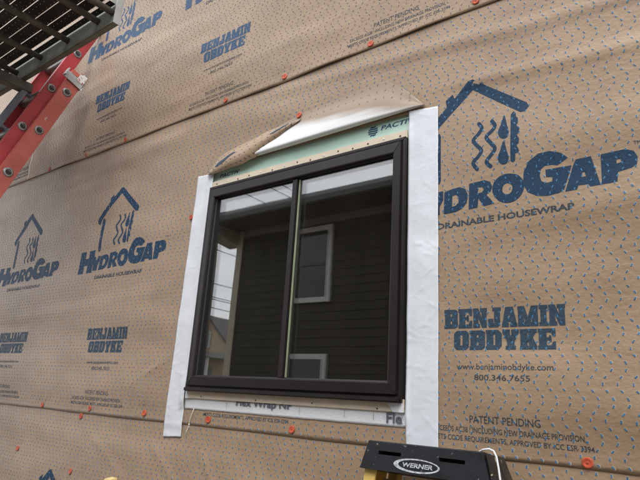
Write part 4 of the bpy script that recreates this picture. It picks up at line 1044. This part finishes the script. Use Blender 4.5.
# closed rake return at the gable end
rk = MB(); rk.prism([(NY+OV-.02, NZ), (NY-.1, NZ), (NY-.1, NZ-.24), (NY+.25, NZ-.20), (NY+.55, NZ-.10)], 'x', NX0-.45, NX0-.14)
rk.build('eave_return', M['trim'], nb)
rf = MB(); rf.prism([(NY+OV+.03, NZ+.085), (NY-3.6, NZ+1.75), (NY-7.9, NZ+.06), (NY-7.9, NZ+.001), (NY-3.6, NZ+1.66), (NY+OV+.03, NZ+.032)], 'x', NX0-.48, NX1)
rf.build('roof', M['shingle'], nb)
gbm = MB(); gbm.prism([(NY-.01, NZ), (NY-3.6, NZ+1.6), (NY-7.3, NZ)], 'x', NX0+.003, NX0+.05); gbm.build('gable_wall', M['siding'], nb)
def nwin(x0, x1, z0, z1):
    wo = MB()
    t = .075; y0, y1 = NY+.018, NY+.052
    wo.box(x0, x0+t, y0, y1, z0, z1); wo.box(x1-t, x1, y0, y1, z0, z1); wo.box(x0+t, x1-t, y0, y1, z0, z0+t); wo.box(x0+t, x1-t, y0, y1, z1-t, z1)
    wi = wo.build('window', M['pvc'], nb)
    ms = MB(); zm = (z0+z1)/2-.01
    ms.box(x0+t, x1-t, y0, y1-.012, zm-.018, zm+.018); s_ = .028
    ms.box(x0+t, x0+t+s_, y0, y1-.015, z0+t, zm-.018); ms.box(x1-t-s_, x1-t, y0, y1-.015, z0+t, zm-.018)
    ms.build('sash', M['soffit'], wi)
    MB().box(x0+t-.002, x1-t+.002, y0+.0005, y0+.006, zm+.005, z1-t+.002).build('pane', M['dark_glass'], wi)
    MB().box(x0+t-.002, x1-t+.002, y0+.0005, y0+.006, z0+t-.002, zm-.005).build('pane', M['dark_glass'], wi)
nwin(-3.745, -3.04, 1.535, 2.715)
nwin(-3.775, -3.04, -.42, .785)
nwin(1.2, 2.3, .0, 1.3)

# ---- overhead wires along the side street, pole, far house
WXL = -9.0
for z_, lb_, xx in ((3.76, 'highest overhead wire crossing the bright strip reflected in the left pane', WXL), (2.882, 'overhead wire second from top in the bright strip reflected in the left pane', WXL), (2.53, 'upper wire of the close pair reflected in the left pane', WXL), (2.48, 'lower wire of the close pair reflected in the left pane', WXL - .02),
                (2.257, 'lowest overhead wire just above the far gable reflected in the left pane', WXL), (5.583, 'overhead wire left of the others in the sky reflected above the eave', WXL), (6.107, 'middle overhead wire in the sky reflected above the eave', WXL), (6.366, 'overhead wire nearest the centre stile in the sky reflected above the eave', WXL)):
    mb = MB(); n = 24
    mb.tube([(xx, -45+50*i/n, z_+.0) for i in range(n+1)], .011, 6)
    tag(mb.build('overhead_wire', M['cable'], None, True), lb_, 'wire', 'overhead wires along the side street')
pp = empty('utility_pole', (WXL-.15, -8.0, GROUND)); tag(pp, 'weathered wooden utility pole reflected in the bright strip of the left pane', 'utility pole')
MB().tube([(WXL-.15, -8.0, GROUND-.1), (WXL-.15, -8.0, 4.3)], [.10, .075], 12).build('pole', M['pole'], pp, True)
MB().lathe([(.0001, .10), (.06, .08), (.09, .02), (.09, 0)], (WXL-.15, -8.0, 4.3), (0, 0, 1), 12).build('pole_cap', M['alu_dull'], pp)
FY = -22.0
fh = empty('gabled_house', (-26, FY, GROUND)); tag(fh, 'far tan gabled house with teal attic window reflected in the left pane', 'house')
MB().box(-28.6, -23.3, FY-6, FY, GROUND-.1, 3.35).build('wall', M['tan_siding'], fh)
gg = MB(); gg.prism([(-28.6, 3.35), (-23.3, 3.35), (-25.0, 4.75), (-26.9, 4.75)], 'y', FY-.2, FY-.002); gg.build('gable_wall', M['tan_siding'], fh)
for a, b in (((-25.0, 4.75), (-23.0, 3.10)), ((-26.9, 4.75), (-28.9, 3.10))):
    d = 1 if b[0] > a[0] else -1
    rr = MB(); rr.prism([a, b, (b[0], b[1]+.18), (a[0], a[1]+.18)], 'y', FY-6.2, FY+.25); rr.build('roof', M['shingle'], fh)
rr = MB(); rr.prism([(-26.9, 4.752), (-25.0, 4.752), (-25.0, 4.93), (-26.9, 4.93)], 'y', FY-6.2, FY+.25); rr.build('roof', M['shingle'], fh)
wv = MB(); wv.box(-25.75, -24.75, FY-.001, FY+.06, 2.95, 3.95); wo = wv.build('window', M['pvc'], fh)
MB().box(-25.62, -24.88, FY+.0605, FY+.07, 3.05, 3.86).build('pane', M['teal'], wo)
MB().box(-28.6, -23.0, FY+.003, FY+1.8, 2.25, 2.55).build('porch_roof', M['porch'], fh)
MB().box(-28.4, -23.2, FY+.2, FY+1.5, GROUND-.1, -.3).build('porch_base', M['porch'], fh)
for x in (-28.3, -26.6, -24.9, -23.25): MB().box(x, x+.14, FY+1.4, FY+1.54, -.3, 2.25).build('porch_post', M['pvc'], fh)
MB().box(-25.3, -24.3, FY-.001, FY+.05, -.3, 1.75).build('door', M['porch'], fh)
